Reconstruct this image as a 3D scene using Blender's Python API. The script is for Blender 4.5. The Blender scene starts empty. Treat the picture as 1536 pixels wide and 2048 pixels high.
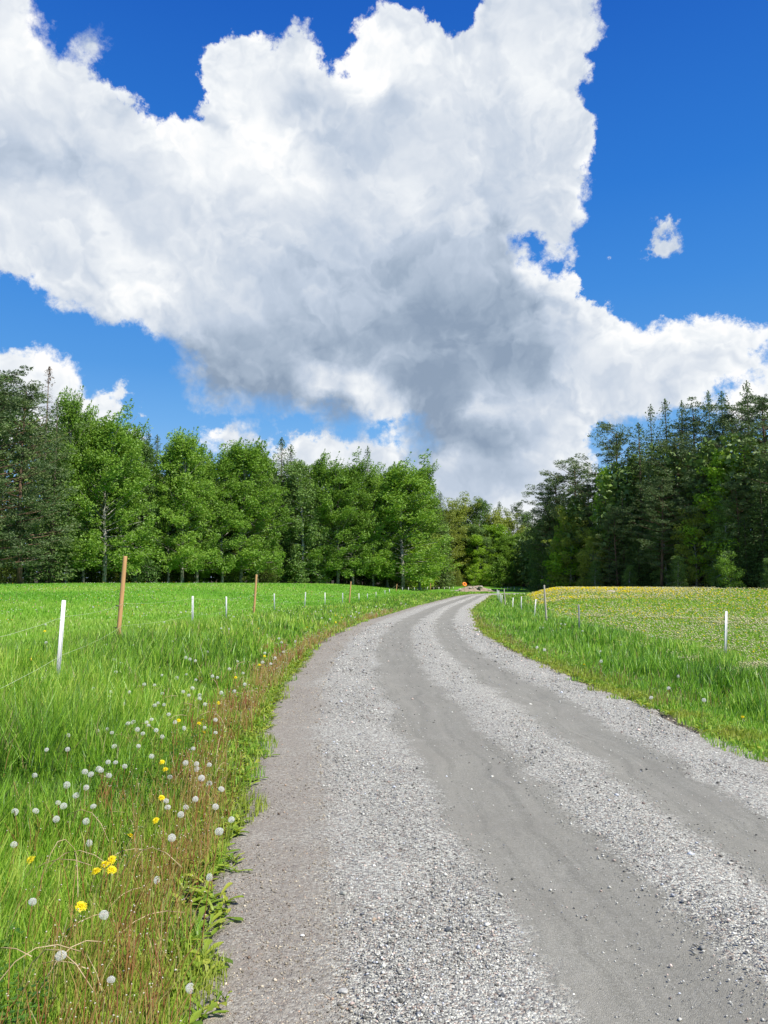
import bpy, bmesh, math, random
import numpy as np

R = math.radians
rng = np.random.default_rng(7)
random.seed(7)
C = bpy.context.scene.collection

# ------------------------------------------------------------------ camera
EYE = 1.55
PITCH = math.atan(148 / 1538)
cam_d = bpy.data.cameras.new('camera')
cam_d.sensor_fit = 'HORIZONTAL'; cam_d.sensor_width = 36; cam_d.lens = 36.05
cam_d.clip_start = 0.05; cam_d.clip_end = 20000
cam = bpy.data.objects.new('camera', cam_d); C.objects.link(cam)
cam.location = (0, 0, EYE); cam.rotation_euler = (R(90) + PITCH, 0, 0)
bpy.context.scene.camera = cam

# ------------------------------------------------------------------ light, exposure
SUN_AZ, SUN_EL = 128, 50            # degrees clockwise from the view direction; height
sc = bpy.context.scene
sc.view_settings.view_transform = 'Standard'; sc.view_settings.look = 'None'
sc.view_settings.exposure = 0.38; sc.view_settings.gamma = 1
sc.view_settings.use_curve_mapping = False
sun_d = bpy.data.lights.new('sun', 'SUN'); sun_d.energy = 5.0; sun_d.angle = R(0.5)
sun_d.color = (1, .94, .83)
sun = bpy.data.objects.new('sun', sun_d); C.objects.link(sun)
sun.rotation_euler = (R(90 - SUN_EL), 0, R(180 - SUN_AZ))
sc.cycles.max_bounces = 6; sc.cycles.diffuse_bounces = 3; sc.cycles.glossy_bounces = 2
sc.cycles.transmission_bounces = 4; sc.cycles.transparent_max_bounces = 4
sc.cycles.caustics_reflective = False; sc.cycles.caustics_refractive = False

# ------------------------------------------------------------------ node helper
class N:
    def __init__(s, nt): s.nt = nt; s.n = nt.nodes; s.l = nt.links
    def new(s, t, **k):
        o = s.n.new(t)
        for a, b in k.items(): setattr(o, a, b)
        return o
    def put(s, sock, v):
        if v is None: return
        if isinstance(v, bpy.types.NodeSocket): s.l.new(v, sock)
        else: sock.default_value = v
    def m(s, op, a, b=None, c=None, clamp=False):
        o = s.new('ShaderNodeMath', operation=op, use_clamp=clamp)
        s.put(o.inputs[0], a); s.put(o.inputs[1], b)
        if c is not None: s.put(o.inputs[2], c)
        return o.outputs[0]
    def vm(s, op, a, b=None, sc_=None):
        o = s.new('ShaderNodeVectorMath', operation=op)
        s.put(o.inputs[0], a); s.put(o.inputs[1], b)
        if sc_ is not None: s.put(o.inputs['Scale'], sc_)
        return o.outputs[0]
    def mr(s, v, a, b, c=0., d=1., smooth=False):
        o = s.new('ShaderNodeMapRange', interpolation_type='SMOOTHSTEP' if smooth else 'LINEAR')
        o.clamp = True
        s.put(o.inputs[0], v); s.put(o.inputs[1], a); s.put(o.inputs[2], b); s.put(o.inputs[3], c); s.put(o.inputs[4], d)
        return o.outputs[0]
    def noise(s, vec, scale, detail=3, rough=.55, dist=0., col=False):
        o = s.new('ShaderNodeTexNoise')
        s.put(o.inputs['Vector'], vec); o.inputs['Scale'].default_value = scale
        o.inputs['Detail'].default_value = detail; o.inputs['Roughness'].default_value = rough
        o.inputs['Distortion'].default_value = dist
        return o.outputs['Color' if col else 'Fac']
    def voro(s, vec, scale, out='Distance', detail=0, rnd=1.):
        o = s.new('ShaderNodeTexVoronoi')
        s.put(o.inputs['Vector'], vec); o.inputs['Scale'].default_value = scale
        o.inputs['Detail'].default_value = detail; o.inputs['Randomness'].default_value = rnd
        return o.outputs[out]
    def ramp(s, v, stops, interp='LINEAR'):
        o = s.new('ShaderNodeValToRGB'); cr = o.color_ramp; cr.interpolation = interp
        while len(cr.elements) < len(stops): cr.elements.new(.5)
        for e, (p, c) in zip(cr.elements, stops):
            e.position = p; e.color = (*c, 1) if len(c) == 3 else c
        s.put(o.inputs[0], v); return o.outputs[0]
    def mix(s, f, a, b, bt='MIX'):
        o = s.new('ShaderNodeMix', data_type='RGBA', blend_type=bt)
        s.put(o.inputs[0], f)
        for i, v in ((6, a), (7, b)):
            if isinstance(v, tuple): v = (*v, 1) if len(v) == 3 else v
            s.put(o.inputs[i], v)
        return o.outputs[2]
    def attr(s, name, out='Fac'):
        o = s.new('ShaderNodeAttribute'); o.attribute_name = name; return o.outputs[out]

# ------------------------------------------------------------------ world: sky with cumulus clouds
def poly_sdf(P, poly):
    poly = np.array(poly, float); n = len(poly)
    d = np.full(len(P), 1e9); inside = np.zeros(len(P), bool)
    for i in range(n):
        a = poly[i]; b = poly[(i + 1) % n]; ab = b - a; ap = P - a
        t = np.clip((ap @ ab) / (ab @ ab), 0, 1)
        d = np.minimum(d, np.hypot(*(ap - t[:, None] * ab).T))
        c = ((a[1] > P[:, 1]) != (b[1] > P[:, 1]))
        with np.errstate(divide='ignore', invalid='ignore'):
            xx = (b[0] - a[0]) * (P[:, 1] - a[1]) / (b[1] - a[1]) + a[0]
        inside ^= c & (P[:, 0] < xx)
    return np.where(inside, d, -d)

CLOUDS = [
 [(-400,-160),(50,-160),(72,0),(112,62),(130,110),(185,125),(212,150),(235,190),(290,200),(325,250),(345,195),(400,228),(418,215),(395,160),(385,110),(420,80),(500,62),(560,60),(600,25),(640,70),(655,120),(668,142),(690,110),(715,60),(735,18),(790,0),(840,12),(885,35),(912,68),(940,20),(985,-60),(1000,-200),(1200,-200),(1188,-60),(1205,60),(1198,110),(1170,170),(1218,240),(1195,330),(1208,365),(1160,450),(1150,505),(1180,580),(1260,625),(1330,620),(1400,632),(1450,615),(1500,652),(1536,640),(1640,650),(1640,700),(1530,720),(1470,760),(1420,785),(1400,830),(1250,850),(1205,858),(1185,875),(1205,905),(1190,960),(1150,1010),(1080,1080),(800,1080),(850,1000),(840,900),(825,868),(780,858),(722,850),(690,852),(600,840),(520,832),(430,820),(375,780),(345,690),(290,660),(200,640),(120,620),(50,585),(0,560),(-400,560)],
 [(-60,715),(0,700),(40,690),(95,683),(150,705),(178,740),(185,775),(205,752),(245,750),(280,775),(262,810),(235,850),(180,900),(-60,900)],
 [(540,900),(570,878),(610,865),(650,872),(700,868),(740,880),(790,885),(830,880),(860,960),(540,980)],
 [(395,885),(412,877),(428,885),(428,920),(395,920)], [(248,855),(262,850),(275,870),(270,900),(245,900)],
 [(440,885),(470,868),(515,878),(540,900),(440,930)],
 [(1445,800),(1480,768),(1530,745),(1640,725),(1640,850),(1470,850)],
 [(1276,536),(1288,498),(1322,452),(1352,432),(1362,446),(1354,498),(1318,516)],
 [(1210,508),(1222,496),(1238,508),(1222,520)],
 [(128,30),(200,20),(240,70),(190,105),(135,95)],
 [(800,905),(900,890),(1180,900),(1215,930),(1230,1120),(760,1120)],
 [(612,768),(640,752),(720,762),(800,795),(818,840),(780,865),(735,850),(722,815),(640,797)]]
HOLES = [[(1030,488),(1068,490),(1115,518),(1104,534),(1062,508)]]
SHADE = [(60,60,.95),(40,150,.9),(120,130,.85),(470,110,.85),(430,190,.95),(600,90,.9),(780,60,1),(740,150,1),(820,130,.95),(900,60,.9),(1000,60,.9),(1100,80,.85),(1060,130,.95),(1180,60,.75),(1150,200,.8),(1190,260,.8),(1000,250,.72),(900,300,.68),(650,250,.58),(600,240,.62),(700,330,.6),(800,230,.62),(560,330,.92),(520,250,.97),(440,280,.94),(380,320,.87),(600,360,.88),(450,350,.92),(300,250,.8),(200,250,.86),(100,250,.8),(50,320,.58),(150,320,.52),(250,350,.7),(50,400,.87),(150,420,.87),(50,480,.87),(250,400,.75),(400,430,.62),(480,480,.68),(560,480,.75),(330,480,.75),(250,530,.92),(300,590,.95),(150,560,.8),(60,550,.75),(430,570,.7),(500,620,.6),(400,640,.65),(600,560,.48),(700,480,.58),(760,400,.7),(820,390,.76),(900,400,.64),(1000,400,.7),(1100,400,.75),(1180,380,.86),(1050,450,.82),(1100,480,.86),(1000,500,.48),(900,500,.42),(800,560,.32),(700,600,.38),(750,680,.22),(650,700,.27),(560,680,.36),(480,700,.36),(850,650,.16),(950,650,.16),(1000,600,.26),(1000,700,.14),(880,740,.13),(1080,730,.18),(1060,650,.26),(1130,640,.5),(1080,540,1),(1150,560,1),(1180,620,.85),(1250,650,.9),(1330,650,1),(1420,650,1),(1500,660,.95),(1300,720,.75),(1200,740,.68),(1400,740,.7),(1350,790,.7),(1220,800,.7),(1100,800,.65),(1000,790,.45),(950,830,.78),(1050,840,.72),(900,870,.15),(1000,870,.3),(820,770,.2),(640,775,.98),(720,780,.95),(790,830,.97),(650,812,.12),(690,825,.08),(560,780,.16),(450,770,.18),(420,720,.36),(380,740,.3),(600,880,.92),(650,890,.92),(700,900,.88),(780,900,.92),(1150,880,.92),(1100,900,.7),(950,930,.6),(900,920,.92),(870,960,.7),(1000,970,.6),(1050,990,.8),(1100,970,.6),(950,1000,.6),(1050,930,.6),(860,880,.2),(900,895,.3),(960,885,.15),(1020,885,.25),(1080,875,.6),(840,925,.5),(900,945,.6),(980,945,.5),(1030,955,.45),(1080,950,.55),(1130,950,.65),(880,1000,.6),(930,1020,.85),(1000,1015,.9),(1060,1020,.9),(1110,890,.9),(1170,905,.85),(850,840,.1),(880,820,.12),(930,790,.15),(1060,760,.25),(1120,750,.45),(960,820,.75),(1000,835,.82),(1080,820,.75),(1130,780,.7),(100,710,1),(50,740,.97),(140,770,.86),(60,800,.82),(230,770,.97),(250,800,.86),(420,890,.9),(1510,790,1),(1325,490,.72),(180,60,.6),(-200,200,.8),(-200,450,.75)]

def dir_to_px(az, el):
    x = np.sin(az) * np.cos(el); y = np.cos(az) * np.cos(el); z = np.sin(el)
    f = y * math.cos(PITCH) + z * math.sin(PITCH); u = -y * math.sin(PITCH) + z * math.cos(PITCH)
    f = np.maximum(f, .05)
    return np.stack([768 + 1538 * x / f, 1024 - 1538 * u / f], -1)

world = bpy.data.worlds.new('World'); bpy.context.scene.world = world; world.use_nodes = True
w = N(world.node_tree); w.n.clear()
AZ0, AZ1 = R(-38), R(38)
def field_rows(n_el, n_az, el1, fn, vec_u, el_sock):
    els = np.linspace(0, el1, n_el); azs = np.linspace(AZ0, AZ1, n_az); acc = None; h = els[1]
    for j, e in enumerate(els):
        v = fn(dir_to_px(azs, np.full(n_az, e)))
        fc = w.new('ShaderNodeFloatCurve'); cv = fc.mapping.curves[0]
        while len(cv.points) < n_az: cv.points.new(.5, .5)
        for i, p in enumerate(cv.points):
            p.location = (i / (n_az - 1), float(v[i])); p.handle_type = 'VECTOR'
        fc.mapping.update(); w.put(fc.inputs['Value'], vec_u)
        o = fc.outputs[0]
        if acc is None: acc = o
        else:
            mx = w.new('ShaderNodeMix', data_type='FLOAT'); mx.clamp_factor = True
            t = w.m('MULTIPLY_ADD', el_sock, 1 / h, -(els[j - 1]) / h)
            w.put(mx.inputs[0], t); w.put(mx.inputs[2], acc); w.put(mx.inputs[3], o); acc = mx.outputs[0]
    return acc
def sdf_fn(P):
    d = np.full(len(P), -1e9)
    for k, q in enumerate(CLOUDS):
        s_ = poly_sdf(P, q)
        if k == 7: s_ = s_ + 9
        if k in (2, 3, 4, 5, 6): s_ = s_ + 15
        if k == 9: s_ = s_ - 4
        d = np.maximum(d, s_)
    for q in HOLES: d = np.minimum(d, -poly_sdf(P, q))
    return np.clip(d / 240 + .5, 0, 1)
SH = np.array(SHADE, float)
def shade_fn(P):
    d2 = ((P[:, None, :] - SH[None, :, :2]) ** 2).sum(-1) + 200
    wt = d2 ** -1.9
    return (wt * SH[:, 2]).sum(1) / wt.sum(1)
tc = w.new('ShaderNodeTexCoord'); D = tc.outputs['Generated']
sp0 = w.new('ShaderNodeSeparateXYZ'); w.put(sp0.inputs[0], D); el0 = w.m('ARCSINE', sp0.outputs[2])
# wind-torn edges: the direction itself is warped a little before the field is read
wn = w.noise(D, 16, 6, .6, 0, True)
wv = w.vm('SUBTRACT', wn, (.5, .5, .5))
D2 = w.vm('ADD', D, w.vm('SCALE', wv, None, .055))
sp = w.new('ShaderNodeSeparateXYZ'); w.put(sp.inputs[0], D2)
az = w.m('ARCTAN2', sp.outputs[0], sp.outputs[1]); el = w.m('ARCSINE', sp.outputs[2])
U = w.mr(az, AZ0, AZ1)
sdf = field_rows(32, 77, R(47), sdf_fn, U, el)
shd = field_rows(44, 73, R(45), shade_fn, U, el)
# billowy relief read twice, the second time a step towards the sun, for lit and shaded flanks
def relief(vec):
    a = w.voro(vec, 9, 'Distance', 2); b = w.noise(vec, 13, 4, .55)
    return w.m('ADD', w.m('MULTIPLY', a, -.55), w.m('MULTIPLY', b, 1.0))
DW = w.vm('ADD', D, w.vm('SCALE', w.vm('SUBTRACT', w.noise(D, 9, 4, .6, 0, True), (.5, .5, .5)), None, .12))
r0 = relief(DW); r1 = relief(w.vm('ADD', DW, (.006, -.002, .010)))
dr = w.m('SUBTRACT', r0, r1)
edge = w.noise(D, 34, 9, .68)
dpx = w.m('MULTIPLY', w.m('SUBTRACT', sdf, .5), 240.)
dens = w.m('ADD', dpx, w.m('MULTIPLY', w.m('SUBTRACT', edge, .5), 95.))
dens = w.m('ADD', dens, w.m('MULTIPLY', w.m('ADD', r0, -.25), 26.))
soft = w.mr(w.noise(D, 7, 2, .5), .35, .65, 6., 30.)
soft = w.m('ADD', soft, w.mr(shd, .75, .2, 0., 55.))
dens = w.m('ADD', dens, w.mr(shd, .75, .2, 0., 26.))
mask = w.mr(dens, -5., soft, 0., 1., True)
near = w.mr(dpx, 5., 95., 1., .38)
lit = w.m('ADD', w.m('MULTIPLY_ADD', shd, 1.12, -.11), w.m('MULTIPLY', w.m('MULTIPLY', dr, near), 1.5))
lit = w.m('ADD', lit, w.m('MULTIPLY', w.m('SUBTRACT', w.noise(DW, 3.6, 5, .5), .5), .36))
rim = w.mr(dens, 0., 30., .04, -.03)
lit = w.m('ADD', lit, rim, None)
for sc_, th, am, off in ((4.2, .5, .17, 0.), (7.5, .52, .12, 3.1), (13., .55, .06, 7.7)):   # overlapping billow fronts: crisp lit edge, soft back
    q_ = w.noise(w.vm('ADD', DW, (off, 0, off)), sc_, 7, .52)
    f_ = w.m('MULTIPLY', w.mr(q_, th, th + .045, 0, 1, True), w.mr(q_, th, th + .17, 1, 0))
    lit = w.m('ADD', lit, w.m('MULTIPLY_ADD', f_, am, -am * .3))
ccol = w.ramp(lit, [(0, (.27, .35, .47)), (.2, (.37, .455, .575)), (.45, (.53, .61, .73)), (.7, (.73, .78, .85)), (.88, (.89, .92, .95)), (1, (1.0, 1.0, 1.0))])
sky = w.new('ShaderNodeTexSky', sky_type='NISHITA'); sky.sun_disc = False
sky.sun_elevation = R(SUN_EL); sky.sun_rotation = R(SUN_AZ); sky.altitude = 0
sky.air_density = 1.0; sky.dust_density = .1; sky.ozone_density = 3.0
hs = w.new('ShaderNodeHueSaturation'); hs.inputs['Saturation'].default_value = 1.25
hs.inputs['Value'].default_value = 1.0; w.put(hs.inputs['Color'], sky.outputs[0])
cs = w.vm('SCALE', ccol, None, 10.)
grad = w.ramp(w.m('DIVIDE', el0, R(60)), [(0, (.50, .68, .92)), (.10, (.34, .58, .90)), (.195, (.17, .44, .86)), (.26, (.095, .34, .80)), (.35, (.055, .27, .76)), (.46, (.028, .20, .69)), (.64, (.014, .125, .57)), (1, (.003, .04, .33))])
skyc = w.mix(.9, hs.outputs[0], w.vm('SCALE', grad, None, 10.))
wc = w.mix(mask, skyc, cs)
bg = w.new('ShaderNodeBackground'); bg.inputs['Strength'].default_value = .078
w.put(bg.inputs['Color'], wc)
wo = w.new('ShaderNodeOutputWorld'); w.l.new(bg.outputs[0], wo.inputs[0])
world.cycles.sampling_method = 'MANUAL'; world.cycles.sample_map_resolution = 512

#SKYONLY
# ------------------------------------------------------------------ terrain
def sm(a, b, x):
    t = np.clip((np.asarray(x, float) - a) / (b - a), 0, 1); return t * t * (3 - 2 * t)
def vnoise(x, y, seed=0):
    x = np.asarray(x, float); y = np.asarray(y, float)
    xi = np.floor(x).astype(np.int64); yi = np.floor(y).astype(np.int64); fx = x - xi; fy = y - yi
    def h(i, j):
        n = (i * 374761393 + j * 668265263 + seed * 1442695041) & 0xffffffff
        n = ((n ^ (n >> 13)) * 1274126177) & 0xffffffff
        return ((n ^ (n >> 16)) & 0xffff) / 65535.
    fx = fx * fx * (3 - 2 * fx); fy = fy * fy * (3 - 2 * fy)
    return (h(xi, yi) * (1 - fx) + h(xi + 1, yi) * fx) * (1 - fy) + (h(xi, yi + 1) * (1 - fx) + h(xi + 1, yi + 1) * fx) * fy
def fbm(x, y, seed=0, o=3):
    return sum(vnoise(x * 2 ** k, y * 2 ** k, seed + k) * .5 ** k for k in range(o)) / sum(.5 ** k for k in range(o))
LE = np.array([(-.5,-6),(-.56,0),(-.68,2.9),(-.77,3.45),(-.89,4.31),(-1.07,5.8),(-1.25,7.5),(-1.47,9.85),(-1.58,11.7),(-1.67,14.5),(-1.7,18.2),(-1.6,23.5),(-1.25,29.1),(-.64,35.5),(.33,43.1),(1.2,49.5),(3.0,63.2),(5.4,76),(8.4,90.2),(11.3,101),(14.2,107.5),(20,111),(32,114.5),(60,118),(60,400)])
RE = np.array([(3.5,-6),(3.45,0),(3.4,5),(3.38,8.4),(3.34,9.9),(3.23,11.7),(3.15,14),(3.1,17),(3.12,20),(3.2,24),(3.4,28),(3.75,32.5),(4.35,38.5),(5.45,49),(7.0,60.3),(8.9,71.6),(10.7,82),(12.4,92),(14.2,99),(18,104),(26,107.5),(60,112),(60,400)])
def XL(y): return np.interp(y, LE[:, 1], LE[:, 0])
def XR(y): return np.interp(y, RE[:, 1], RE[:, 0])
def zroad(y): return .5 * sm(60, 107, y) + .2 * sm(107, 130, y)
def XLz(y): return np.interp(y, [*LE[:18, 1], 101, 130, 160, 400], [*LE[:18, 0], 11.0, 14.5, 19, 60])
def ter(x, y):
    x = np.asarray(x, float); y = np.asarray(y, float)
    zr = zroad(y); ol = XLz(y) - x; orr = x - XR(y)
    zl = zr + .12 * sm(.3, 4, ol) - .05 * sm(0, .5, ol) * (1 - sm(.5, 2.5, ol)) + (fbm(x * .6, y * .6, 3) - .5) * .14 * sm(.2, 2, ol)
    s = sm(10, 85, y) * sm(4, 20, ol)
    zl = zl * (1 - s) + 1.8 * s
    zR = zr - .30 * sm(0, 2.2, orr) + .06 * sm(2.2, 5, orr) + (fbm(x * .6, y * .6, 5) - .5) * .14 * sm(.2, 2, orr)
    s2 = sm(30, 95, y) * sm(2.8, 8.5, orr)
    zR = zR * (1 - s2) + 1.25 * s2
    z = np.where(ol > 0, zl, np.where(orr > 0, zR, zr))
    far = sm(130, 158, y); z = z * (1 - far) + 1.9 * far
    return z + 3.0 * sm(170, 330, y)
FX = [-260, -120, -60, -42, -12.5, 7, 14, 26, 27.5, 30, 36, 42.5, 60, 120, 260]
FY = [20, 58, 75, 84, 114, 130, 150, 150, 122, 106, 96, 86, 76, 58, 20]
def fedge(x): return np.interp(x, FX, FY)
def spot(px, py, h=0.):
    """point whose height above the ground is h, seen at photo pixel px, py"""
    dx = (px - 768) / 1538; dy = (1024 - py) / 1538
    Yd = math.cos(PITCH) - dy * math.sin(PITCH); Zd = math.sin(PITCH) + dy * math.cos(PITCH)
    prev = None; t = 2.0
    while t < 200:
        g = EYE + Zd * t - float(ter(dx * t, Yd * t)) - h
        if g < 0: break
        t *= 1.01
    lo, hi = t / 1.01, t
    for _ in range(12):
        m_ = (lo + hi) / 2
        if EYE + Zd * m_ - float(ter(dx * m_, Yd * m_)) - h < 0: hi = m_
        else: lo = m_
    return dx * hi, Yd * hi, EYE + Zd * hi
def at_depth(px, Y, py=1172):
    dx = (px - 768) / 1538; dy = (1024 - py) / 1538
    k = Y / (math.cos(PITCH) - dy * math.sin(PITCH))
    return dx * k, Y, EYE + (math.sin(PITCH) + dy * math.cos(PITCH)) * k

# ------------------------------------------------------------------ mesh helpers
def make_mesh(name, V, F, mat=None, cols=None, attrs=None, smooth=False, rnd=None):
    """V (n,3); F a list of (m,k) index arrays"""
    if isinstance(F, np.ndarray): F = [F]
    me = bpy.data.meshes.new(name); V = np.asarray(V, np.float32)
    me.vertices.add(len(V)); me.vertices.foreach_set('co', V.ravel())
    idx = np.concatenate([f.ravel() for f in F]).astype(np.int32)
    tot = np.concatenate([np.full(len(f), f.shape[1]) for f in F]).astype(np.int32)
    me.loops.add(len(idx)); me.loops.foreach_set('vertex_index', idx)
    me.polygons.add(len(tot))
    st = np.concatenate([[0], np.cumsum(tot)[:-1]]).astype(np.int32)
    me.polygons.foreach_set('loop_start', st); me.polygons.foreach_set('loop_total', tot)
    if smooth: me.polygons.foreach_set('use_smooth', np.ones(len(tot), bool))
    if cols is not None:
        a = me.color_attributes.new('Col', 'FLOAT_COLOR', 'POINT')
        a.data.foreach_set('color', np.concatenate([cols, np.ones((len(cols), 1))], 1).astype(np.float32).ravel())
    for k, v in (attrs or {}).items():
        a = me.attributes.new(k, 'FLOAT', 'POINT'); a.data.foreach_set('value', np.asarray(v, np.float32))
    me.update(calc_edges=True); me.validate()
    if mat: me.materials.append(mat)
    return me
def link(name, me, parent=None, loc=None):
    o = bpy.data.objects.new(name, me); C.objects.link(o)
    if parent: o.parent = parent
    if loc is not None: o.location = loc
    return o
def tag(o, label=None, cat=None, group=None, kind=None):
    if label: o['label'] = label
    if cat: o['category'] = cat
    if group: o['group'] = group
    if kind: o['kind'] = kind
    return o
def root(name, loc, label, cat, group=None, rz=0.):
    o = bpy.data.objects.new(name, None); C.objects.link(o); o.location = loc; o.rotation_euler = (0, 0, rz)
    o.empty_display_size = .1
    return tag(o, label, cat, group)
def unit(n):
    v = rng.normal(size=(n, 3)); return v / np.linalg.norm(v, axis=1, keepdims=True)
def tube(path, rad, k=6, cap=True):
    P = np.asarray(path, float); n = len(P); rad = np.broadcast_to(rad, (n,))
    T = np.gradient(P, axis=0); T /= np.linalg.norm(T, axis=1, keepdims=True) + 1e-9
    ref = np.array([0, 0, 1.]) if abs(T[0, 2]) < .8 else np.array([1., 0, 0])
    A = np.cross(T, ref); A /= np.linalg.norm(A, axis=1, keepdims=True); B = np.cross(T, A)
    a = np.arange(k) * 2 * np.pi / k
    V = (P[:, None] + rad[:, None, None] * (np.cos(a)[None, :, None] * A[:, None] + np.sin(a)[None, :, None] * B[:, None])).reshape(-1, 3)
    i = np.arange(n - 1)[:, None] * k; j = np.arange(k)[None]; j2 = (j + 1) % k
    F = np.stack([i + j, i + j2, i + k + j2, i + k + j], -1).reshape(-1, 4)
    if cap:
        V = np.concatenate([V, P[:1], P[-1:]]); c0 = n * k
        jj = np.arange(k); T1 = np.stack([np.full(k, c0), (jj + 1) % k, jj], -1)
        T2 = np.stack([np.full(k, c0 + 1), (n - 1) * k + jj, (n - 1) * k + (jj + 1) % k], -1)
        return V, [F, np.concatenate([T1, T2])]
    return V, [F]
def join(parts):
    Vs = []; Q = []; T = []; o = 0
    for V, F in parts:
        for f in (F if isinstance(F, list) else [F]):
            (Q if f.shape[1] == 4 else T).append(f + o)
        Vs.append(V); o += len(V)
    out = []
    if Q: out.append(np.concatenate(Q))
    if T: out.append(np.concatenate(T))
    return np.concatenate(Vs), out

# ------------------------------------------------------------------ materials
def base_mat(name):
    m = bpy.data.materials.new(name); m.use_nodes = True; n = N(m.node_tree); n.n.clear()
    out = n.new('ShaderNodeOutputMaterial'); return m, n, out
def principled(n, out, col, rough=.7, spec=.3, normal=None):
    b = n.new('ShaderNodeBsdfPrincipled'); n.put(b.inputs['Base Color'], (*col, 1) if isinstance(col, tuple) and len(col) == 3 else col)
    n.put(b.inputs['Roughness'], rough); b.inputs['Specular IOR Level'].default_value = spec
    if normal is not None: n.l.new(normal, b.inputs['Normal'])
    n.l.new(b.outputs[0], out.inputs[0]); return b
def bump(n, h, strength, dist):
    b = n.new('ShaderNodeBump'); b.inputs['Strength'].default_value = strength; b.inputs['Distance'].default_value = dist
    n.l.new(h, b.inputs['Height']); return b.outputs[0]
def leafy(name, src, trans=.35, rough=.5, gloss=.06, tcol=(1.15, 1.1, .55)):
    """thin leaf: diffuse, light passing through, a little sheen; src(n) -> colour socket"""
    m, n, out = base_mat(name); c = src(n)
    d = n.new('ShaderNodeBsdfDiffuse'); n.put(d.inputs[0], c)
    t = n.new('ShaderNodeBsdfTranslucent'); n.put(t.inputs[0], n.mix(1., c, tcol, 'MULTIPLY'))
    g = n.new('ShaderNodeBsdfGlossy'); g.inputs['Roughness'].default_value = rough; g.inputs[0].default_value = (.9, .95, 1, 1)
    s = n.new('ShaderNodeMixShader'); s.inputs[0].default_value = trans; n.l.new(d.outputs[0], s.inputs[1]); n.l.new(t.outputs[0], s.inputs[2])
    s2 = n.new('ShaderNodeMixShader'); s2.inputs[0].default_value = gloss; n.l.new(s.outputs[0], s2.inputs[1]); n.l.new(g.outputs[0], s2.inputs[2])
    n.l.new(s2.outputs[0], out.inputs[0]); return m
def crown_mat(name, c1, c2, c3, trans=.3, gloss=.02):
    def src(n):
        g = n.new('ShaderNodeNewGeometry'); oi = n.new('ShaderNodeObjectInfo')
        r = n.m('ADD', n.m('MULTIPLY', g.outputs['Random Per Island'], .5), n.m('MULTIPLY', oi.outputs['Random'], .5))
        c = n.ramp(r, [(0, c1), (.5, c2), (1, c3)])
        tc = n.new('ShaderNodeTexCoord'); cl = n.noise(tc.outputs['Object'], .55, 2)
        return n.mix(n.mr(cl, .4, .62, 0, .55), c, n.mix(.5, c, c3))
    return leafy(name, src, trans, gloss=gloss)

# ground: soil and short turf under the blades, litter in the woods, gravel shoulder
gm, n, out = base_mat('ground_soil_and_turf')
geo = n.new('ShaderNodeNewGeometry'); P = geo.outputs['Position']
fo = n.attr('forest'); me_ = n.attr('meadow'); fi = n.attr('field'); ed = n.attr('edge')
nz = n.noise(P, 1.7, 5, .6); nf = n.noise(P, 14, 3, .65); nb = n.noise(P, .12, 3, .5)
turf = n.ramp(nf, [(.3, (.035, .075, .012)), (.55, (.075, .15, .022)), (.75, (.13, .21, .04))])
fieldc = n.ramp(n.m('ADD', n.m('MULTIPLY', nf, .5), n.m('MULTIPLY', nb, .5)), [(.3, (.085, .23, .02)), (.5, (.125, .30, .03)), (.7, (.19, .37, .05))])
meadc = n.ramp(n.noise(P, 2.2, 4, .6), [(.3, (.14, .22, .03)), (.6, (.23, .28, .05)), (.8, (.30, .30, .09))])
c = n.mix(fi, turf, fieldc); c = n.mix(me_, c, meadc)
soil = n.ramp(nf, [(.3, (.09, .07, .05)), (.6, (.20, .17, .14)), (.8, (.34, .31, .28))])
c = n.mix(ed, c, soil)
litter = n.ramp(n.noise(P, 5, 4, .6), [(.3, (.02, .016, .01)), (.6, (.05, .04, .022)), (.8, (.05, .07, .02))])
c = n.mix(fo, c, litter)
principled(n, out, c, .9, .1, bump(n, n.noise(P, 25, 4, .7), .6, .03))

# road: packed wheel tracks between bands of loose gravel
rm, n, out = base_mat('gravel_road')
geo = n.new('ShaderNodeNewGeometry'); P = geo.outputs['Position']; s_at = n.attr('across')
warp = n.m('MULTIPLY', n.m('SUBTRACT', n.noise(P, .55, 4, .6), .5), .10)
warp2 = n.m('MULTIPLY', n.m('SUBTRACT', n.noise(P, 5, 4, .7), .5), .075)
sa = n.m('ADD', s_at, n.m('ADD', warp, warp2))
G = lambda v: (v, v, v)
loose = n.ramp(sa, [(0, G(.35)), (.12, G(.45)), (.17, G(.95)), (.27, G(1)), (.345, G(.05)), (.47, G(0)), (.535, G(.75)), (.62, G(.8)), (.685, G(.12)), (.79, G(.05)), (.865, G(.95)), (1, G(1))])
brown = n.ramp(sa, [(0, G(1)), (.10, G(.8)), (.17, G(.1)), (.9, G(0)), (1, G(.25))])
v1 = n.voro(P, 95, 'Color'); v2 = n.voro(P, 210, 'Color')
sep = n.new('ShaderNodeSeparateColor'); n.l.new(v1, sep.inputs[0]); sep2 = n.new('ShaderNodeSeparateColor'); n.l.new(v2, sep2.inputs[0])
stone = n.ramp(sep.outputs[0], [(0, (.09, .09, .095)), (.18, (.22, .22, .22)), (.5, (.39, .395, .37)), (.8, (.59, .60, .56)), (1, (.81, .82, .77))])
stone = n.mix(n.m('MULTIPLY', n.m('GREATER_THAN', sep.outputs[1], .86), .6), stone, (.42, .33, .28)); stone = n.mix(1., stone, (1., .995, .94), 'MULTIPLY')
fine = n.ramp(sep2.outputs[0], [(0, (.14, .141, .120)), (.3, (.215, .216, .184)), (.75, (.26, .261, .224)), (1, (.40, .40, .36))])
patch = n.noise(P, 1.1, 5, .6)
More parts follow.
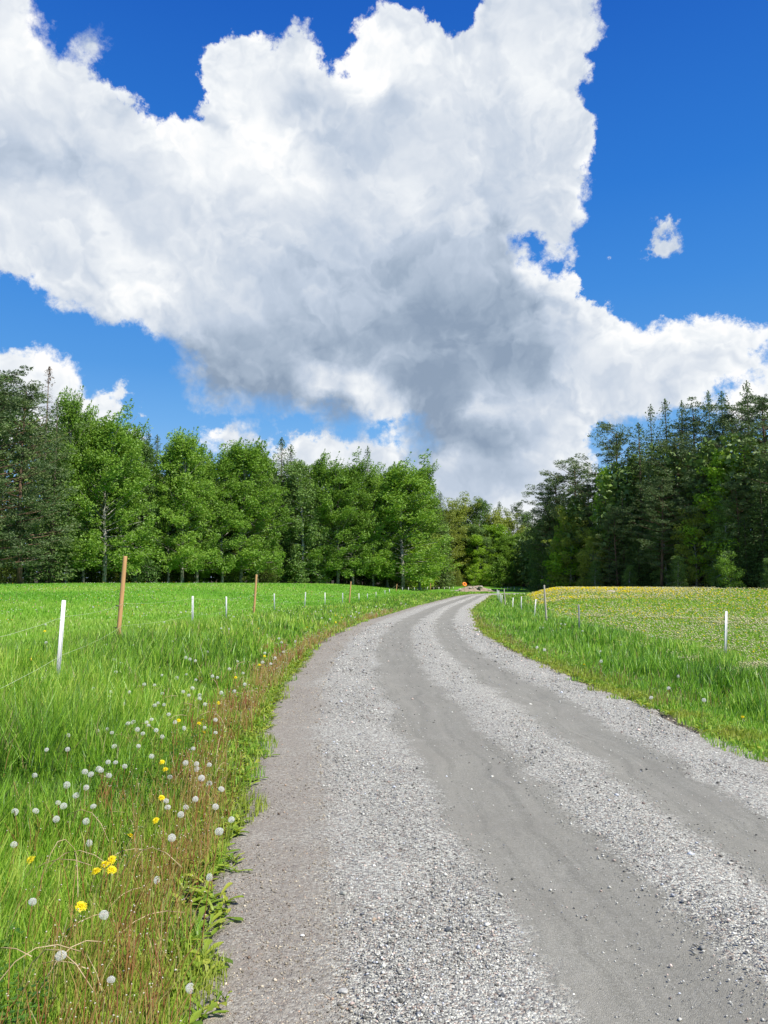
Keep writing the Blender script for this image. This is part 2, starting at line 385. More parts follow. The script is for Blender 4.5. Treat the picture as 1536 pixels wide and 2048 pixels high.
cmb = n.new('ShaderNodeCombineXYZ'); sp_ = n.new('ShaderNodeSeparateXYZ'); n.l.new(P, sp_.inputs[0])
n.l.new(n.m('MULTIPLY', s_at, 42.), cmb.inputs[0]); n.l.new(n.m('MULTIPLY', sp_.outputs[1], .35), cmb.inputs[1])
streak_ = n.noise(cmb.outputs[0], 1., 4, .65, .4)
fine = n.mix(n.mr(streak_, .38, .7, 0, .6), fine, (.34, .33, .285)); fine = n.mix(n.mr(streak_, .48, .28, 0, .4), fine, (.15, .145, .125))
fine = n.mix(n.mr(n.noise(P, 12, 5, .75), .52, .72, 0, .45), fine, (.37, .365, .33))
fine = n.mix(n.mr(patch, .35, .7, 0, .45), fine, (.195, .19, .162))
sprk = n.mr(n.m('ADD', loose, n.m('MULTIPLY', n.m('SUBTRACT', n.noise(P, 30, 3, .7), .5), .9)), .25, .62)
c = n.mix(sprk, fine, stone)
dust = n.mix(n.mr(n.noise(P, 3, 4, .6), .35, .65, .0, .6), stone, (.30, .27, .24))
c = n.mix(n.m('MULTIPLY', brown, .9), c, n.mix(.6, dust, (.255, .215, .17)))
c = n.mix(n.mr(n.noise(P, .35, 4, .6), .3, .7, .0, .16), c, (.2, .19, .175))
d1 = n.voro(P, 95, 'Distance'); d2 = n.voro(P, 210, 'Distance')
hgt = n.m('ADD', n.m('MULTIPLY', n.m('MULTIPLY', d1, sprk), -1.), n.m('MULTIPLY', d2, -.35))
hgt = n.m('ADD', hgt, n.m('MULTIPLY', n.noise(P, 8, 4, .6), 1.0))
principled(n, out, c, .88, .2, bump(n, hgt, .8, .012))

blade_m = leafy('grass_blades', lambda n: n.attr('Col', 'Color'), .36, .48, .04)
plain_col_m = leafy('flower_heads', lambda n: n.attr('Col', 'Color'), .25, .6, .0, (1, 1, .9))
stem_col_m = leafy('dry_stalks', lambda n: n.attr('Col', 'Color'), .12, .4, .05, (1, 1, 1))
sm_, n, out = base_mat('loose_stone'); principled(n, out, n.attr('Col', 'Color'), .8, .25)
stone_m = sm_

# ------------------------------------------------------------------ ground sheet
ys = np.concatenate([np.linspace(-6, 3, 40), 3 + (np.geomspace(1, 400, 100) - 1) * 1.0])
g = np.linspace(-1, 1, 341); xs = np.sinh(g * 6.2) / np.sinh(6.2) * 270 + 1.5
X, Y = np.meshgrid(xs, ys)
Z = ter(X, Y); XLg, XRg = XL(Y), XR(Y)
onroad = (X > XLg - .02) & (X < XRg + .02)
cell = np.gradient(xs)[None, :] * np.ones_like(X)
Z = np.where(onroad, Z - .06, Z - .012)
nx, ny = len(xs), len(ys)
i = np.arange(ny - 1)[:, None] * nx; j = np.arange(nx - 1)[None]
F = np.stack([i + j, i + j + 1, i + nx + j + 1, i + nx + j], -1).reshape(-1, 4)
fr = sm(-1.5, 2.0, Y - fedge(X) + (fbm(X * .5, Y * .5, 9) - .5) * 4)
orr = X - XRg; oll = XLg - X
mead = sm(4.2, 5.2, orr) * (1 - fr) * (Y < 118)
fld = sm(4, 8, oll) * (1 - fr)
edg = np.clip((1 - sm(.0, .45, oll)) * (oll > -1) + (1 - sm(.0, .3, orr)) * (orr > -1), 0, 1)
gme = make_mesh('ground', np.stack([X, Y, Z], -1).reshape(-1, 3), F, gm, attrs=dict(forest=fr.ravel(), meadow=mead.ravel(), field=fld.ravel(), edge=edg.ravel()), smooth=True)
tag(link('ground', gme), kind='structure')

# road sheet
yr = np.concatenate([np.linspace(-5, 2, 30), 2 + (np.geomspace(1, 117, 420) - 1)])
s = np.concatenate([[-.03], np.linspace(0, 1, 61), [1.03]])
S, Yr = np.meshgrid(s, yr)
wl = (vnoise(Yr * 1.3, Yr * 0, 11) - .5) * .22 + (vnoise(Yr * 5, Yr * 0, 12) - .5) * .10
wr = (vnoise(Yr * 1.3, Yr * 0, 21) - .5) * .2 + (vnoise(Yr * 5, Yr * 0, 22) - .5) * .10
a = XL(Yr) + wl * (Yr < 90); b = XR(Yr) + wr * (Yr < 90)
Xr = a + (b - a) * S
rut = -.018 * np.exp(-((S - .40) / .07) ** 2) - .015 * np.exp(-((S - .74) / .07) ** 2) + .02 * np.exp(-((S - .58) / .06) ** 2)
Zr = zroad(Yr) + .006 + .03 * (1 - (2 * S - 1) ** 2) + rut + (fbm(Xr * 2.5, Yr * 1.2, 31) - .5) * .02
Zr = np.where((S < 0) | (S > 1), Zr - .09, Zr)
nx, ny = len(s), len(yr)
i = np.arange(ny - 1)[:, None] * nx; j = np.arange(nx - 1)[None]
F = np.stack([i + j, i + j + 1, i + nx + j + 1, i + nx + j], -1).reshape(-1, 4)
tag(link('gravel_road', make_mesh('gravel_road', np.stack([Xr, Yr, Zr], -1).reshape(-1, 3), F, rm, attrs=dict(across=S.ravel()), smooth=True)), kind='structure')
def road_z(x, y):
    S = (x - XL(y)) / (XR(y) - XL(y))
    return zroad(y) + .006 + .03 * (1 - (2 * S - 1) ** 2) - .018 * np.exp(-((S - .40) / .07) ** 2) - .015 * np.exp(-((S - .74) / .07) ** 2) + .02 * np.exp(-((S - .58) / .06) ** 2)

# ------------------------------------------------------------------ loose gravel (real stones)
def stones(x, y, z, size, col):
    n_ = len(x)
    base = np.array([(1,0,0),(-1,0,0),(0,1,0),(0,-1,0),(0,0,1),(0,0,-1)], float)
    V = base[None] * (1 + rng.uniform(-.35, .35, (n_, 6, 1))) + rng.uniform(-.25, .25, (n_, 6, 3))
    V = V * np.array([1, .85, .6]) * size[:, None, None]
    ca, sa_ = np.cos(a_ := rng.uniform(0, 6.28, n_)), np.sin(a_)
    V = np.stack([V[..., 0] * ca[:, None] - V[..., 1] * sa_[:, None], V[..., 0] * sa_[:, None] + V[..., 1] * ca[:, None], V[..., 2]], -1)
    V += np.stack([x, y, z], -1)[:, None]
    f = np.array([(0,2,4),(2,1,4),(1,3,4),(3,0,4),(2,0,5),(1,2,5),(3,1,5),(0,3,5)])
    F = (np.arange(n_)[:, None, None] * 6 + f[None]).reshape(-1, 3)
    return V.reshape(-1, 3), F, np.repeat(col, 6, 0)
def polar(n_, d0, d1, a0, a1):
    d = np.exp(rng.uniform(np.log(d0), np.log(d1), n_)); t = rng.uniform(R(a0), R(a1), n_)
    return d * np.sin(t), d * np.cos(t), d
x, y, d = polar(520000, 1.8, 32, -45, 60)
S = (x - XL(y)) / (XR(y) - XL(y))
sw = S + (fbm(x * .55, y * .55, 41) - .5) * .08
pr = np.interp(sw, [-.05, 0, .12, .17, .27, .345, .47, .535, .62, .685, .79, .865, 1.0, 1.03], [.3, .45, .42, .72, .9, .06, .035, .5, .6, .08, .04, .9, 1, .3])
k = (S > -.04) & (S < 1.03) & (rng.random(len(x)) < pr)
x, y, d, S = x[k], y[k], d[k], S[k]
size = rng.lognormal(0, .42, len(x)) * np.where(S < .13, .0030, .0039) * np.maximum(1, d / 5) ** .75
gcol = np.interp(rng.random(len(x)), [0, .15, .5, .85, 1], [.07, .20, .38, .60, .85])[:, None] * np.ones(3)
gcol *= np.where(((S < .14) | (S > .98))[:, None], [.86, .76, .63], [1, 1, 1]); tint = rng.random(len(x)); gcol *= np.where(tint[:, None] > .9, [1.05, .85, .74], np.where(tint[:, None] < .1, [.85, .9, .98], [1, .995, .905]))
bz = np.where((S > 0) & (S < 1), road_z(x, y), ter(x, y))
V, F, cc = stones(x, y, bz + size * .25, size, np.clip(gcol, 0, .9))
tag(link('loose_gravel', make_mesh('loose_gravel', V, F, stone_m, cc)), kind='stuff')

# ------------------------------------------------------------------ grass
def blades(x, y, z, h, wd, col, lean=.5, wind=.05):
    n_ = len(x); a = rng.uniform(0, 6.283, n_)
    ux, uy = np.cos(a) * wd / 2, np.sin(a) * wd / 2
    b = rng.uniform(0, 6.283, n_); L = rng.uniform(.05, lean, n_) * h
    lx, ly = np.cos(b) * L + wind * h, np.sin(b) * L
    V = np.empty((n_, 5, 3))
    V[:, 0] = np.stack([x - ux, y - uy, z - .01], -1); V[:, 1] = np.stack([x + ux, y + uy, z - .01], -1)
    mx, my, mz = x + lx * .35, y + ly * .35, z + h * .58
    V[:, 2] = np.stack([mx + ux * .75, my + uy * .75, mz], -1); V[:, 3] = np.stack([mx - ux * .75, my - uy * .75, mz], -1)
    V[:, 4] = np.stack([x + lx, y + ly, z + h * (1 - .25 * (L / h) ** 2)], -1)
    i = np.arange(n_)[:, None] * 5
    return V.reshape(-1, 3), [i + np.array([[0, 1, 2, 3]]), i + np.array([[3, 2, 4]])], np.repeat(col, 5, 0)
def lerp3(c, t): # c list of colours, t 0..1
    c = np.array(c, float); xp = np.linspace(0, 1, len(c))
    return np.stack([np.interp(t, xp, c[:, k]) for k in range(3)], -1)
def grass_patch(side, n_, d0, d1, a0, a1):
    x, y, d = polar(n_, d0, d1, a0, a1)
    off = (XL(y) - x) if side < 0 else (x - XR(y))
    k = (off > -.02 + (vnoise(y * 2.5, y * 0, 51) - .5) * .5) & (y < fedge(x) + 1) & (rng.random(n_) < .35 + .65 * sm(0, .35, off))
    x, y, d, off = x[k], y[k], d[k], off[k]
    big = fbm(x * .35, y * .35, 61); med = fbm(x * 1.6, y * 1.6, 65); t = rng.random(len(x))
    fld = sm(4, 7, off); edge = 1 - sm(.05, .9, off)
    if side < 0:
        h = .09 + .26 * sm(.1, 1.8, off) * (.35 + 1.2 * sm(.3, .7, med)); h = h * (1 - fld) + .21 * fld
        h *= 1 - .5 * sm(12, 55, d)
        c = lerp3([(.07, .15, .014), (.19, .42, .026), (.33, .56, .045), (.60, .70, .14)], np.clip(t * .95 + (big - .5) * .6 + .03, 0, 1))
        c2 = lerp3([(.17, .40, .025), (.25, .49, .04), (.36, .54, .08)], np.clip(t * .6 + (fbm(x * .09, y * .16, 67) - .5) * 1.6 + .2, 0, 1))
        far = fld * sm(7, 30, d); c = c * (1 - far[:, None]) + c2 * far[:, None]
        ye = .6 * edge * sm(.35, .6, med); c = c * (1 - ye[:, None]) + np.array([.40, .42, .07]) * ye[:, None]
    else:
        h = .07 + .25 * sm(.1, 2.2, off) * (.3 + 1.3 * sm(.3, .7, med))
        h = h * (1 - sm(4.3, 5.5, off)) + .13 * sm(4.3, 5.5, off)
        c = lerp3([(.06, .15, .014), (.17, .40, .026), (.30, .55, .045), (.54, .68, .14)], np.clip(t * .95 + (big - .5) * .7 + .03, 0, 1))
        m2 = sm(4.3, 6, off)
        c = c * (1 - m2[:, None]) + lerp3([(.18, .38, .03), (.29, .50, .05), (.44, .58, .09)], t) * m2[:, None]
        ye = edge * sm(.3, .6, med); c = c * (1 - ye[:, None]) + np.array([.36, .40, .06]) * ye[:, None]
    dry = (t > .965); c[dry] = [.42, .36, .17]
    h *= rng.uniform(.55, 1.25, len(x)); wd = np.clip(.0048 * (d / 4) ** .95, .0042, .1) * rng.uniform(.7, 1.5, len(x))
    return blades(x, y, ter(x, y), h, wd, c)
P1 = grass_patch(-1, 520000, 1.9, 125, -48, 8)
P2 = grass_patch(1, 420000, 6.0, 125, 4, 48)
V, F = join([(P1[0], P1[1]), (P2[0], P2[1])])
tag(link('grass', make_mesh('grass', V, F, blade_m, np.concatenate([P1[2], P2[2]]))), 'fresh green spring grass covering both verges and the field', 'grass', kind='stuff')

# broad low leaves (dandelion rosettes, plantain, clover) along the gravel edges
def leaves(x, y, z, L, wd, az, rise, col):
    n_ = len(x); t = np.array([0, .22, .45, .68, .86, 1.0]); wp = np.array([.12, .5, .62, 1.0, .8, .05])
    wj = wp[None] * rng.uniform(.65, 1.25, (n_, 6))
    dx, dy = np.cos(az), np.sin(az)
    rad = t[None] * L[:, None] * np.cos(rise)[:, None]
    hh = z[:, None] + L[:, None] * (np.sin(rise)[:, None] * t[None] - .55 * np.sin(rise)[:, None] * t[None] ** 2) + .005
    cx, cy = x[:, None] + dx[:, None] * rad, y[:, None] + dy[:, None] * rad
    ox, oy = -dy[:, None] * wj * wd[:, None] / 2, dx[:, None] * wj * wd[:, None] / 2
    A = np.stack([cx + ox, cy + oy, hh + .15 * wd[:, None]], -1); B = np.stack([cx, cy, hh], -1); D_ = np.stack([cx - ox, cy - oy, hh + .15 * wd[:, None]], -1)
    V = np.stack([A, B, D_], 2).reshape(n_, 18, 3)
    f = []
    for q in range(5):
        f += [(q*3, q*3+3, q*3+4, q*3+1), (q*3+1, q*3+4, q*3+5, q*3+2)]
    F = (np.arange(n_)[:, None, None] * 18 + np.array(f)[None]).reshape(-1, 4)
    return V.reshape(-1, 3), F, np.repeat(col, 18, 0)
def rosettes(n_, side, ymax, offs):
    yc = rng.uniform(1.6, ymax, n_) if side < 0 else rng.uniform(6.5, ymax, n_)
    of = rng.uniform(*offs, n_) * rng.uniform(.3, 1, n_)
    xc = XL(yc) - of if side < 0 else XR(yc) + of
    k = rng.integers(5, 10, n_); x = np.repeat(xc, k); y = np.repeat(yc, k); m_ = len(x)
    x = x + rng.normal(0, .015, m_); y = y + rng.normal(0, .015, m_)
    L = rng.uniform(.04, .15, m_); c = lerp3([(.13, .25, .02), (.25, .38, .03), (.42, .47, .06)], rng.random(m_))
    return leaves(x, y, ter(x, y), L, L * rng.uniform(.14, .26, m_), rng.uniform(0, 6.28, m_), rng.uniform(.2, 1.15, m_), c)
Q1 = rosettes(3800, -1, 18, (-.12, 2.0)); Q2 = rosettes(1200, 1, 30, (-.05, 1.4))
# clover and vetch leaflets further into the left verge
nn = 60000; y = np.exp(rng.uniform(np.log(2.2), np.log(13), nn)); x = XL(y) - rng.uniform(.5, 4.5, nn)
k = fbm(x * .8, y * .8, 77) > .52; x, y = x[k], y[k]; m_ = len(x)
Lc = rng.uniform(.012, .028, m_)
Q3 = leaves(x, y, ter(x, y) + rng.uniform(.03, .22, m_), Lc, Lc * .9, rng.uniform(0, 6.28, m_), rng.uniform(-.3, .6, m_), lerp3([(.04, .12, .012), (.08, .20, .018), (.16, .30, .03)], rng.random(m_)))
V, F = join([(q[0], q[1]) for q in (Q1, Q2, Q3)])
tag(link('weeds', make_mesh('weeds', V, F, blade_m, np.concatenate([Q1[2], Q2[2], Q3[2]]))), 'low broad leaved weeds, dandelion leaves and clover at the foot of the verges', 'weeds', kind='stuff')

# bare reddish brown dandelion stalks with their bald heads
def stalks(x, y, z, h, r, lx, ly, col, knob):
    n_ = len(x); t = np.array([0, .35, .7, 1.0]); a = np.array([0, 2.09, 4.19])
    px_ = x[:, None] + lx[:, None] * t[None] ** 1.8; py_ = y[:, None] + ly[:, None] * t[None] ** 1.8
    pz = z[:, None] + h[:, None] * (t[None] - .12 * t[None] ** 3) - .01
    rr = r[:, None] * (1 - .35 * t[None])
    V = np.stack([px_[..., None] + rr[..., None] * np.cos(a), py_[..., None] + rr[..., None] * np.sin(a), np.repeat(pz[..., None], 3, -1)], -1).reshape(n_, 12, 3)
    f = []
    for q in range(3):
        for w_ in range(3): f.append((q*3+w_, q*3+(w_+1) % 3, q*3+3+(w_+1) % 3, q*3+3+w_))
    F = (np.arange(n_)[:, None, None] * 12 + np.array(f)[None]).reshape(-1, 4)
    tc_ = np.repeat(col, 12, 0).reshape(n_, 12, 3).copy()
    k = np.nonzero(knob)[0]
    sv, sf, sc_ = stones(px_[k, 3], py_[k, 3], pz[k, 3] + .002, np.maximum(.0042, r[k] * 2.1), np.tile([.62, .56, .44], (len(k), 1)))
    V2, F2 = join([(V.reshape(-1, 3), F), (sv, sf)])
    return V2, F2, np.concatenate([tc_.reshape(-1, 3), sc_])
nn = 4200; y = np.exp(rng.uniform(np.log(2.4), np.log(48), nn)); off = rng.gamma(1.7, .26, nn) + .02
off = np.where(y > 4.5, off, off * .8); x = XL(y) - off
k = (rng.random(nn) < .08 + .75 * sm(.42, .68, fbm(x * 1.5, y * 1.0, 91))) & (off < 3.2); x, y, off = x[k], y[k], off[k]; m_ = len(x)
d = np.hypot(x, y)
t = rng.random(m_)
cc = lerp3([(.24, .08, .035), (.36, .16, .06), (.48, .32, .11), (.34, .33, .08), (.55, .44, .24)], t)
hh = rng.uniform(.14, .36, m_) * (1 + .15 * (off > .4))
W1 = stalks(x, y, ter(x, y), hh, .0017 * np.maximum(1, d / 5) ** .8 * rng.uniform(.8, 1.4, m_), rng.normal(.03, .05, m_), rng.normal(0, .04, m_), cc, rng.random(m_) < .3)
nn = 900; y = np.exp(rng.uniform(np.log(8), np.log(40), nn)); off = rng.gamma(2., .5, nn); x = XR(y) + off
k = (fbm(x * .7, y * .7, 95) > .52) & (off < 3.5); x, y = x[k], y[k]; m_ = len(x); d = np.hypot(x, y)
cyy = np.exp(rng.uniform(np.log(2.5), np.log(22), 100)); coff = rng.gamma(1.6, .28, 100) + .03; cxx = XL(cyy) - coff
kk = rng.integers(5, 13, 100); x = np.repeat(cxx, kk) + rng.normal(0, .03, kk.sum()); y = np.repeat(cyy, kk) + rng.normal(0, .03, kk.sum()); m_ = len(x); d = np.hypot(x, y)
W3 = stalks(x, y, ter(x, y), rng.uniform(.18, .40, m_), .0021 * np.maximum(1, d / 5) ** .8 * rng.uniform(.8, 1.3, m_), rng.normal(.03, .05, m_), rng.normal(0, .04, m_), lerp3([(.24, .08, .035), (.34, .17, .06), (.44, .30, .10), (.36, .36, .09)], np.clip(np.repeat(rng.random(100), kk) * .7 + rng.random(m_) * .3, 0, 1)), rng.random(m_) < .35)
nn = 900; y = np.exp(rng.uniform(np.log(8), np.log(40), nn)); off = rng.gamma(2., .5, nn); x = XR(y) + off
k = (fbm(x * .7, y * .7, 95) > .52) & (off < 3.5); x, y = x[k], y[k]; m_ = len(x); d = np.hypot(x, y)
W2 = stalks(x, y, ter(x, y), rng.uniform(.15, .35, m_), .0017 * np.maximum(1, d / 5) ** .8, rng.normal(.03, .05, m_), rng.normal(0, .04, m_), lerp3([(.25, .11, .04), (.33, .22, .08), (.40, .34, .18)], rng.random(m_)), rng.random(m_) < .5)
# pale straws lying bent over the grass
st = []
for q in range(70):
    yy = math.exp(random.uniform(math.log(2.7), math.log(14))); xx = float(XL(yy)) - random.uniform(.2, 2.2); zz = float(ter(xx, yy))
    a = random.uniform(-.6, 3.6); L = random.uniform(.2, .42); hh_ = random.uniform(.12, .3)
    tt = np.linspace(0, 1, 7)
    st.append((tube(np.stack([xx + np.cos(a) * L * tt ** 1.4, yy + np.sin(a) * L * tt ** 1.4, zz + hh_ * np.sin(tt * random.uniform(1.7, 2.7))], -1), .0022 * max(1, yy / 5) ** .6, 4)))
SV, SF = join(st); scol = np.tile([.52, .40, .22], (len(SV), 1))
V, F = join([(W1[0], W1[1]), (W2[0], W2[1]), (W3[0], W3[1]), (SV, SF)])
tag(link('dry_stalks', make_mesh('dry_stalks', V, F, stem_col_m, np.concatenate([W1[2], W2[2], W3[2], scol]))), 'thin reddish brown bare stalks and pale straws along the verge', 'dry stalks', kind='stuff')

# the meadow behind the right fence: uncountable dandelion clocks, yellow ones further off
nn = 260000; x, y, d = polar(nn, 14, 118, 3, 46)
off = x - XR(y); k = (off > 3.9 + (fbm(x * .4, y * .4, 71) - .5) * 2) & (y < fedge(x) - .8); x, y, d, off = x[k], y[k], d[k], off[k]
band = fbm(x * .10, y * .22, 73); fine_ = fbm(x * .8, y * .8, 74)
yel = .95 * sm(50, 86, y + (band - .5) * 40) * (1 - sm(26, 40, x - (y - 80) * .3 + (band - .5) * 10))
wh = (.10 + .75 * sm(.40, .62, band)) * (.25 + .75 * sm(.35, .6, fine_)) * (1 - .8 * sm(26, 48, y)) + .05
p = np.maximum(wh, yel); k = rng.random(len(x)) < p; x, y, d, yel = x[k], y[k], d[k], yel[k]
isY = rng.random(len(x)) < np.maximum(yel * .95, .08 + .3 * sm(30, 50, y))
size = np.where(isY, .020, .023) * np.maximum(1, d / 16) ** .72 * rng.uniform(.75, 1.2, len(x))
cc = np.where(isY[:, None], [.88, .72, .03], [.62, .62, .36]) * rng.uniform(.75, 1.1, (len(x), 1))
MV, MF, MC = stones(x, y, ter(x, y) + np.where(isY, .13, .17) + rng.uniform(-.03, .05, len(x)), size, np.clip(cc, 0, .9))
# scattered ones in the left field
x, y, d = polar(9000, 9, 80, -32, -2); off = XL(y) - x; k = (off > 2) & (y < fedge(x) - 2) & (fbm(x * .3, y * .3, 78) > .55) & (rng.random(9000) < .45)
x, y, d = x[k], y[k], d[k]; isY = rng.random(len(x)) < .25
cc = np.where(isY[:, None], [.8, .56, .02], [.70, .70, .60]) * np.ones((len(x), 1))
LV, LF, LC = stones(x, y, ter(x, y) + .2, .017 * np.maximum(1, d / 16) ** .6, cc)
V, F = join([(MV, MF), (LV, LF)])
tag(link('dandelion_meadow', make_mesh('dandelion_meadow', V, F, plain_col_m, np.concatenate([MC, LC]))), 'carpet of white and yellow dandelion heads in the meadow behind the right fence', 'dandelions', kind='stuff')
# ------------------------------------------------------------------ trees
def bark(name, c1, c2, scale=3., dark=None):
    m, n, out = base_mat(name); tc = n.new('ShaderNodeTexCoord'); P = tc.outputs['Object']
    mp = n.new('ShaderNodeMapping'); mp.inputs['Scale'].default_value = (1, 1, .35); n.l.new(P, mp.inputs[0])
    f = n.noise(mp.outputs[0], scale, 5, .65); c = n.ramp(f, [(.35, c1), (.65, c2)])
    if dark:
        b = n.m('GREATER_THAN', n.noise(P, 2.6, 3, .7), .56); c = n.mix(b, c, dark)
    principled(n, out, c, .85, .15, bump(n, f, .6, .03)); return m
bark_aspen = bark('aspen_bark', (.22, .21, .17), (.42, .41, .35), 3, (.05, .045, .04))
bark_birch = bark('birch_bark', (.42, .40, .37), (.66, .64, .60), 2, (.04, .035, .03))
bark_pine = bark('pine_bark', (.09, .062, .045), (.20, .13, .085))
bark_spruce = bark('spruce_bark', (.06, .048, .038), (.14, .11, .085))
bark_grey = bark('dead_bark', (.12, .10, .085), (.26, .22, .19))
M_aspen = crown_mat('aspen_leaves', (0.095, 0.188, 0.025), (0.176, 0.325, 0.037), (0.297, 0.475, 0.069), .35)
M_bright = crown_mat('maple_leaves', (0.174, 0.322, 0.023), (0.261, 0.460, 0.034), (0.397, 0.575, 0.057), .4)
M_olive = crown_mat('oak_leaves', (0.183, 0.234, 0.039), (0.281, 0.351, 0.052), (0.393, 0.455, 0.078), .3)
M_birch = crown_mat('birch_leaves', (0.084, 0.163, 0.046), (0.147, 0.260, 0.065), (0.239, 0.364, 0.091), .3)
M_spruce = crown_mat('spruce_needles', (0.042, 0.087, 0.025), (0.085, 0.157, 0.039), (0.181, 0.266, 0.059), .14)
M_young = crown_mat('young_spruce_needles', (0.065, 0.121, 0.020), (0.154, 0.242, 0.033), (0.356, 0.418, 0.066), .25)
M_pine = crown_mat('pine_needles', (0.055, 0.095, 0.041), (0.109, 0.162, 0.062), (0.197, 0.263, 0.088), .14)
M_brown = crown_mat('brown_needles', (.09, .06, .035), (.15, .10, .06), (.20, .15, .09), .1)

def leaf_quads(c, size, up=0., asp=.55, dirv=None):
    n_ = len(c); u = unit(n_) if dirv is None else dirv + rng.normal(0, .35, (n_, 3))
    u[:, 2] *= (1 - up); u /= np.linalg.norm(u, axis=1, keepdims=True) + 1e-9
    r = unit(n_); v = np.cross(u, r); v /= np.linalg.norm(v, axis=1, keepdims=True) + 1e-9
    s = size[:, None] / 2
    V = np.stack([c - u * s, c - v * s * asp - u * s * .1, c + u * s, c + v * s * asp - u * s * .1], 1).reshape(-1, 3)
    return V, np.arange(n_ * 4).reshape(-1, 4)
def clump(c, r, k, flat=1., shell=.55):
    n_ = len(c); o = unit(n_ * k) * (rng.random((n_ * k, 1)) ** .33 * (1 - shell) + shell * rng.random((n_ * k, 1)) ** .15)
    o = o * np.repeat(r, k)[:, None]; o[:, 2] *= flat
    return np.repeat(c, k, 0) + o

def broadleaf(H=18., Rr=3.6, seed=0, low=.18, droop=0., nl=46, leaf=.27, dens=58, spiky=True, peak=.55):
    global rng; rng = np.random.default_rng(seed)
    tt = np.linspace(0, 1, 9); bx = rng.normal(0, .25); by = rng.normal(0, .25)
    tr = np.stack([bx * tt ** 2 * 2 + .15 * np.sin(tt * 6 + seed), by * tt ** 2 * 2, tt * H * .93], -1)
    parts = [tube(tr, np.linspace(H * .0115, .03, 9), 7)]; cl = []; cr = []
    for k in range(nl):
        t = low + (1 - low) * (k + rng.random() * .8) / nl * .97
        az = k * 2.4 + rng.normal(0, .4); p0 = np.array([np.interp(t, tt, tr[:, q]) for q in range(3)])
        u = (t - low) / (1 - low); env = Rr * (math.sin(math.pi * min(1, .24 + .76 * u) ** (1 / (peak / .5))) ** .7) * rng.uniform(.6, 1.15)
        env = max(env, .5); el_ = rng.uniform(-.1, .5) if u < .25 else (rng.uniform(.3, .9) if u < .7 else rng.uniform(.7, 1.25))
        d = np.array([math.cos(az) * math.cos(el_), math.sin(az) * math.cos(el_), math.sin(el_)])
        L = env / max(.3, math.cos(el_)) * .8; L = min(L, Rr * 1.5)
        q = np.linspace(0, 1, 5)[:, None]; path = p0 + d * L * q + np.array([0, 0, -1]) * (droop * L * q ** 2.2) + np.array([.12, 0, 0]) * L * q ** 2
        parts.append(tube(path, np.linspace(H * .0034 * (1.2 - u * .7), .012, 5), 4, False))
        for f in (.42, .62, .8, .95, 1.05):
            if f < .5 and rng.random() < .5: continue
            pt = p0 + d * L * f + np.array([0, 0, -1]) * (droop * L * f ** 2.2) + rng.normal(0, .32, 3) * (.5 + .1 * Rr)
            cl.append(pt); cr.append(rng.uniform(.42, .85) * (Rr / 3.6) ** .5)
    cl = np.array(cl); cr = np.array(cr)
    c = clump(cl, cr, dens, .75); dv = None
    if droop > .3: # hanging twigs
        c2 = clump(cl + np.array([0, 0, -.9]), cr * .7, dens // 2, 2.0); c = np.concatenate([c, c2])
    if spiky:      # upright windswept shoots on top of the crown
        top = cl[cl[:, 2] > H * .62]; pk = top[rng.random(len(top)) < .55]; pts = []
        for p in pk:
            L = rng.uniform(.8, 1.9); q = rng.random(26)[:, None]
            pts.append(p + np.array([.35, .05, 1.]) * L * q + rng.normal(0, .13, (26, 3)) * (1.15 - q))
        c = np.concatenate([c] + pts)
    c[:, 2] = np.maximum(c[:, 2], .2)
    V, F = leaf_quads(c, rng.uniform(.6, 1.25, len(c)) * leaf, .1)
    return join(parts), (V, [F])
def spruce(H=20., Rr=2.9, seed=0, step=.42, nb=8, dens=13, leaf=.34, low=.06, bare=0.):
    global rng; rng = np.random.default_rng(seed)
    parts = [tube(np.array([[0, 0, 0], [.04, 0, H * .5], [0, .03, H]]), np.array([H * .0105, H * .006, .02]), 7)]; C_ = []; U_ = []; S_ = []
    z = H * low
    while z < H - .15:
        t = z / H; L0 = Rr * (1 - t) ** .66 + .16; k0 = nb if t < .85 else 6; ph = rng.random() * 6.28
        for k in range(k0):
            if rng.random() < bare * .6: continue
            az = ph + k * 6.283 / k0 + rng.normal(0, .2); L = L0 * rng.uniform(.62, 1.18); dr = .38 * (1 - t) + .02
            d = np.array([math.cos(az), math.sin(az), 0]); m_ = max(4, int(L * dens * (1 - bare)))
            q = rng.random(m_) ** .75
            zz = z + rng.normal(0, .05) - dr * L * q + .22 * L * q ** 3 + (.5 * L * q if t > .9 else 0)
            side = rng.normal(0, 1, m_) * .26 * L * (1.05 - q) ** .7
            pt = d * (L * q)[:, None] + np.array([-d[1], d[0], 0]) * side[:, None]; pt[:, 2] = zz - np.abs(rng.normal(0, .12, m_)) - .1 * (np.abs(side))
            C_.append(pt); u = d * .8 + np.array([-d[1], d[0], 0]) * np.sign(side)[:, None] * .5; u = u + np.array([0, 0, -.45])
            U_.append(u); S_.append(np.full(m_, leaf * (.6 + .4 * (1 - t))) * rng.uniform(.6, 1.2, m_))
            if k % 2 == 0 or bare > .3:
                parts.append(tube(np.array([[0, 0, z], d * L * .5 + [0, 0, z - dr * L * .5], d * L * .92 + [0, 0, z - dr * L * .92 + .17 * L]]), np.array([.035, .02, .008]) * (1.2 - t), 3, False))
        z += step * rng.uniform(.8, 1.25) * (1 - .35 * t)
    q = rng.random(60)[:, None]; C_.append(np.array([0, 0, H - 1.3]) + np.array([0, 0, 1.4]) * q + rng.normal(0, .20, (60, 3)) * (1.15 - q)); U_.append(rng.normal(0, .5, (60, 3)) + [0, 0, .6]); S_.append(np.full(60, .24))
    V, F = leaf_quads(np.concatenate(C_), np.concatenate(S_), 0, .42, np.concatenate(U_))
    return join(parts), (V, [F])
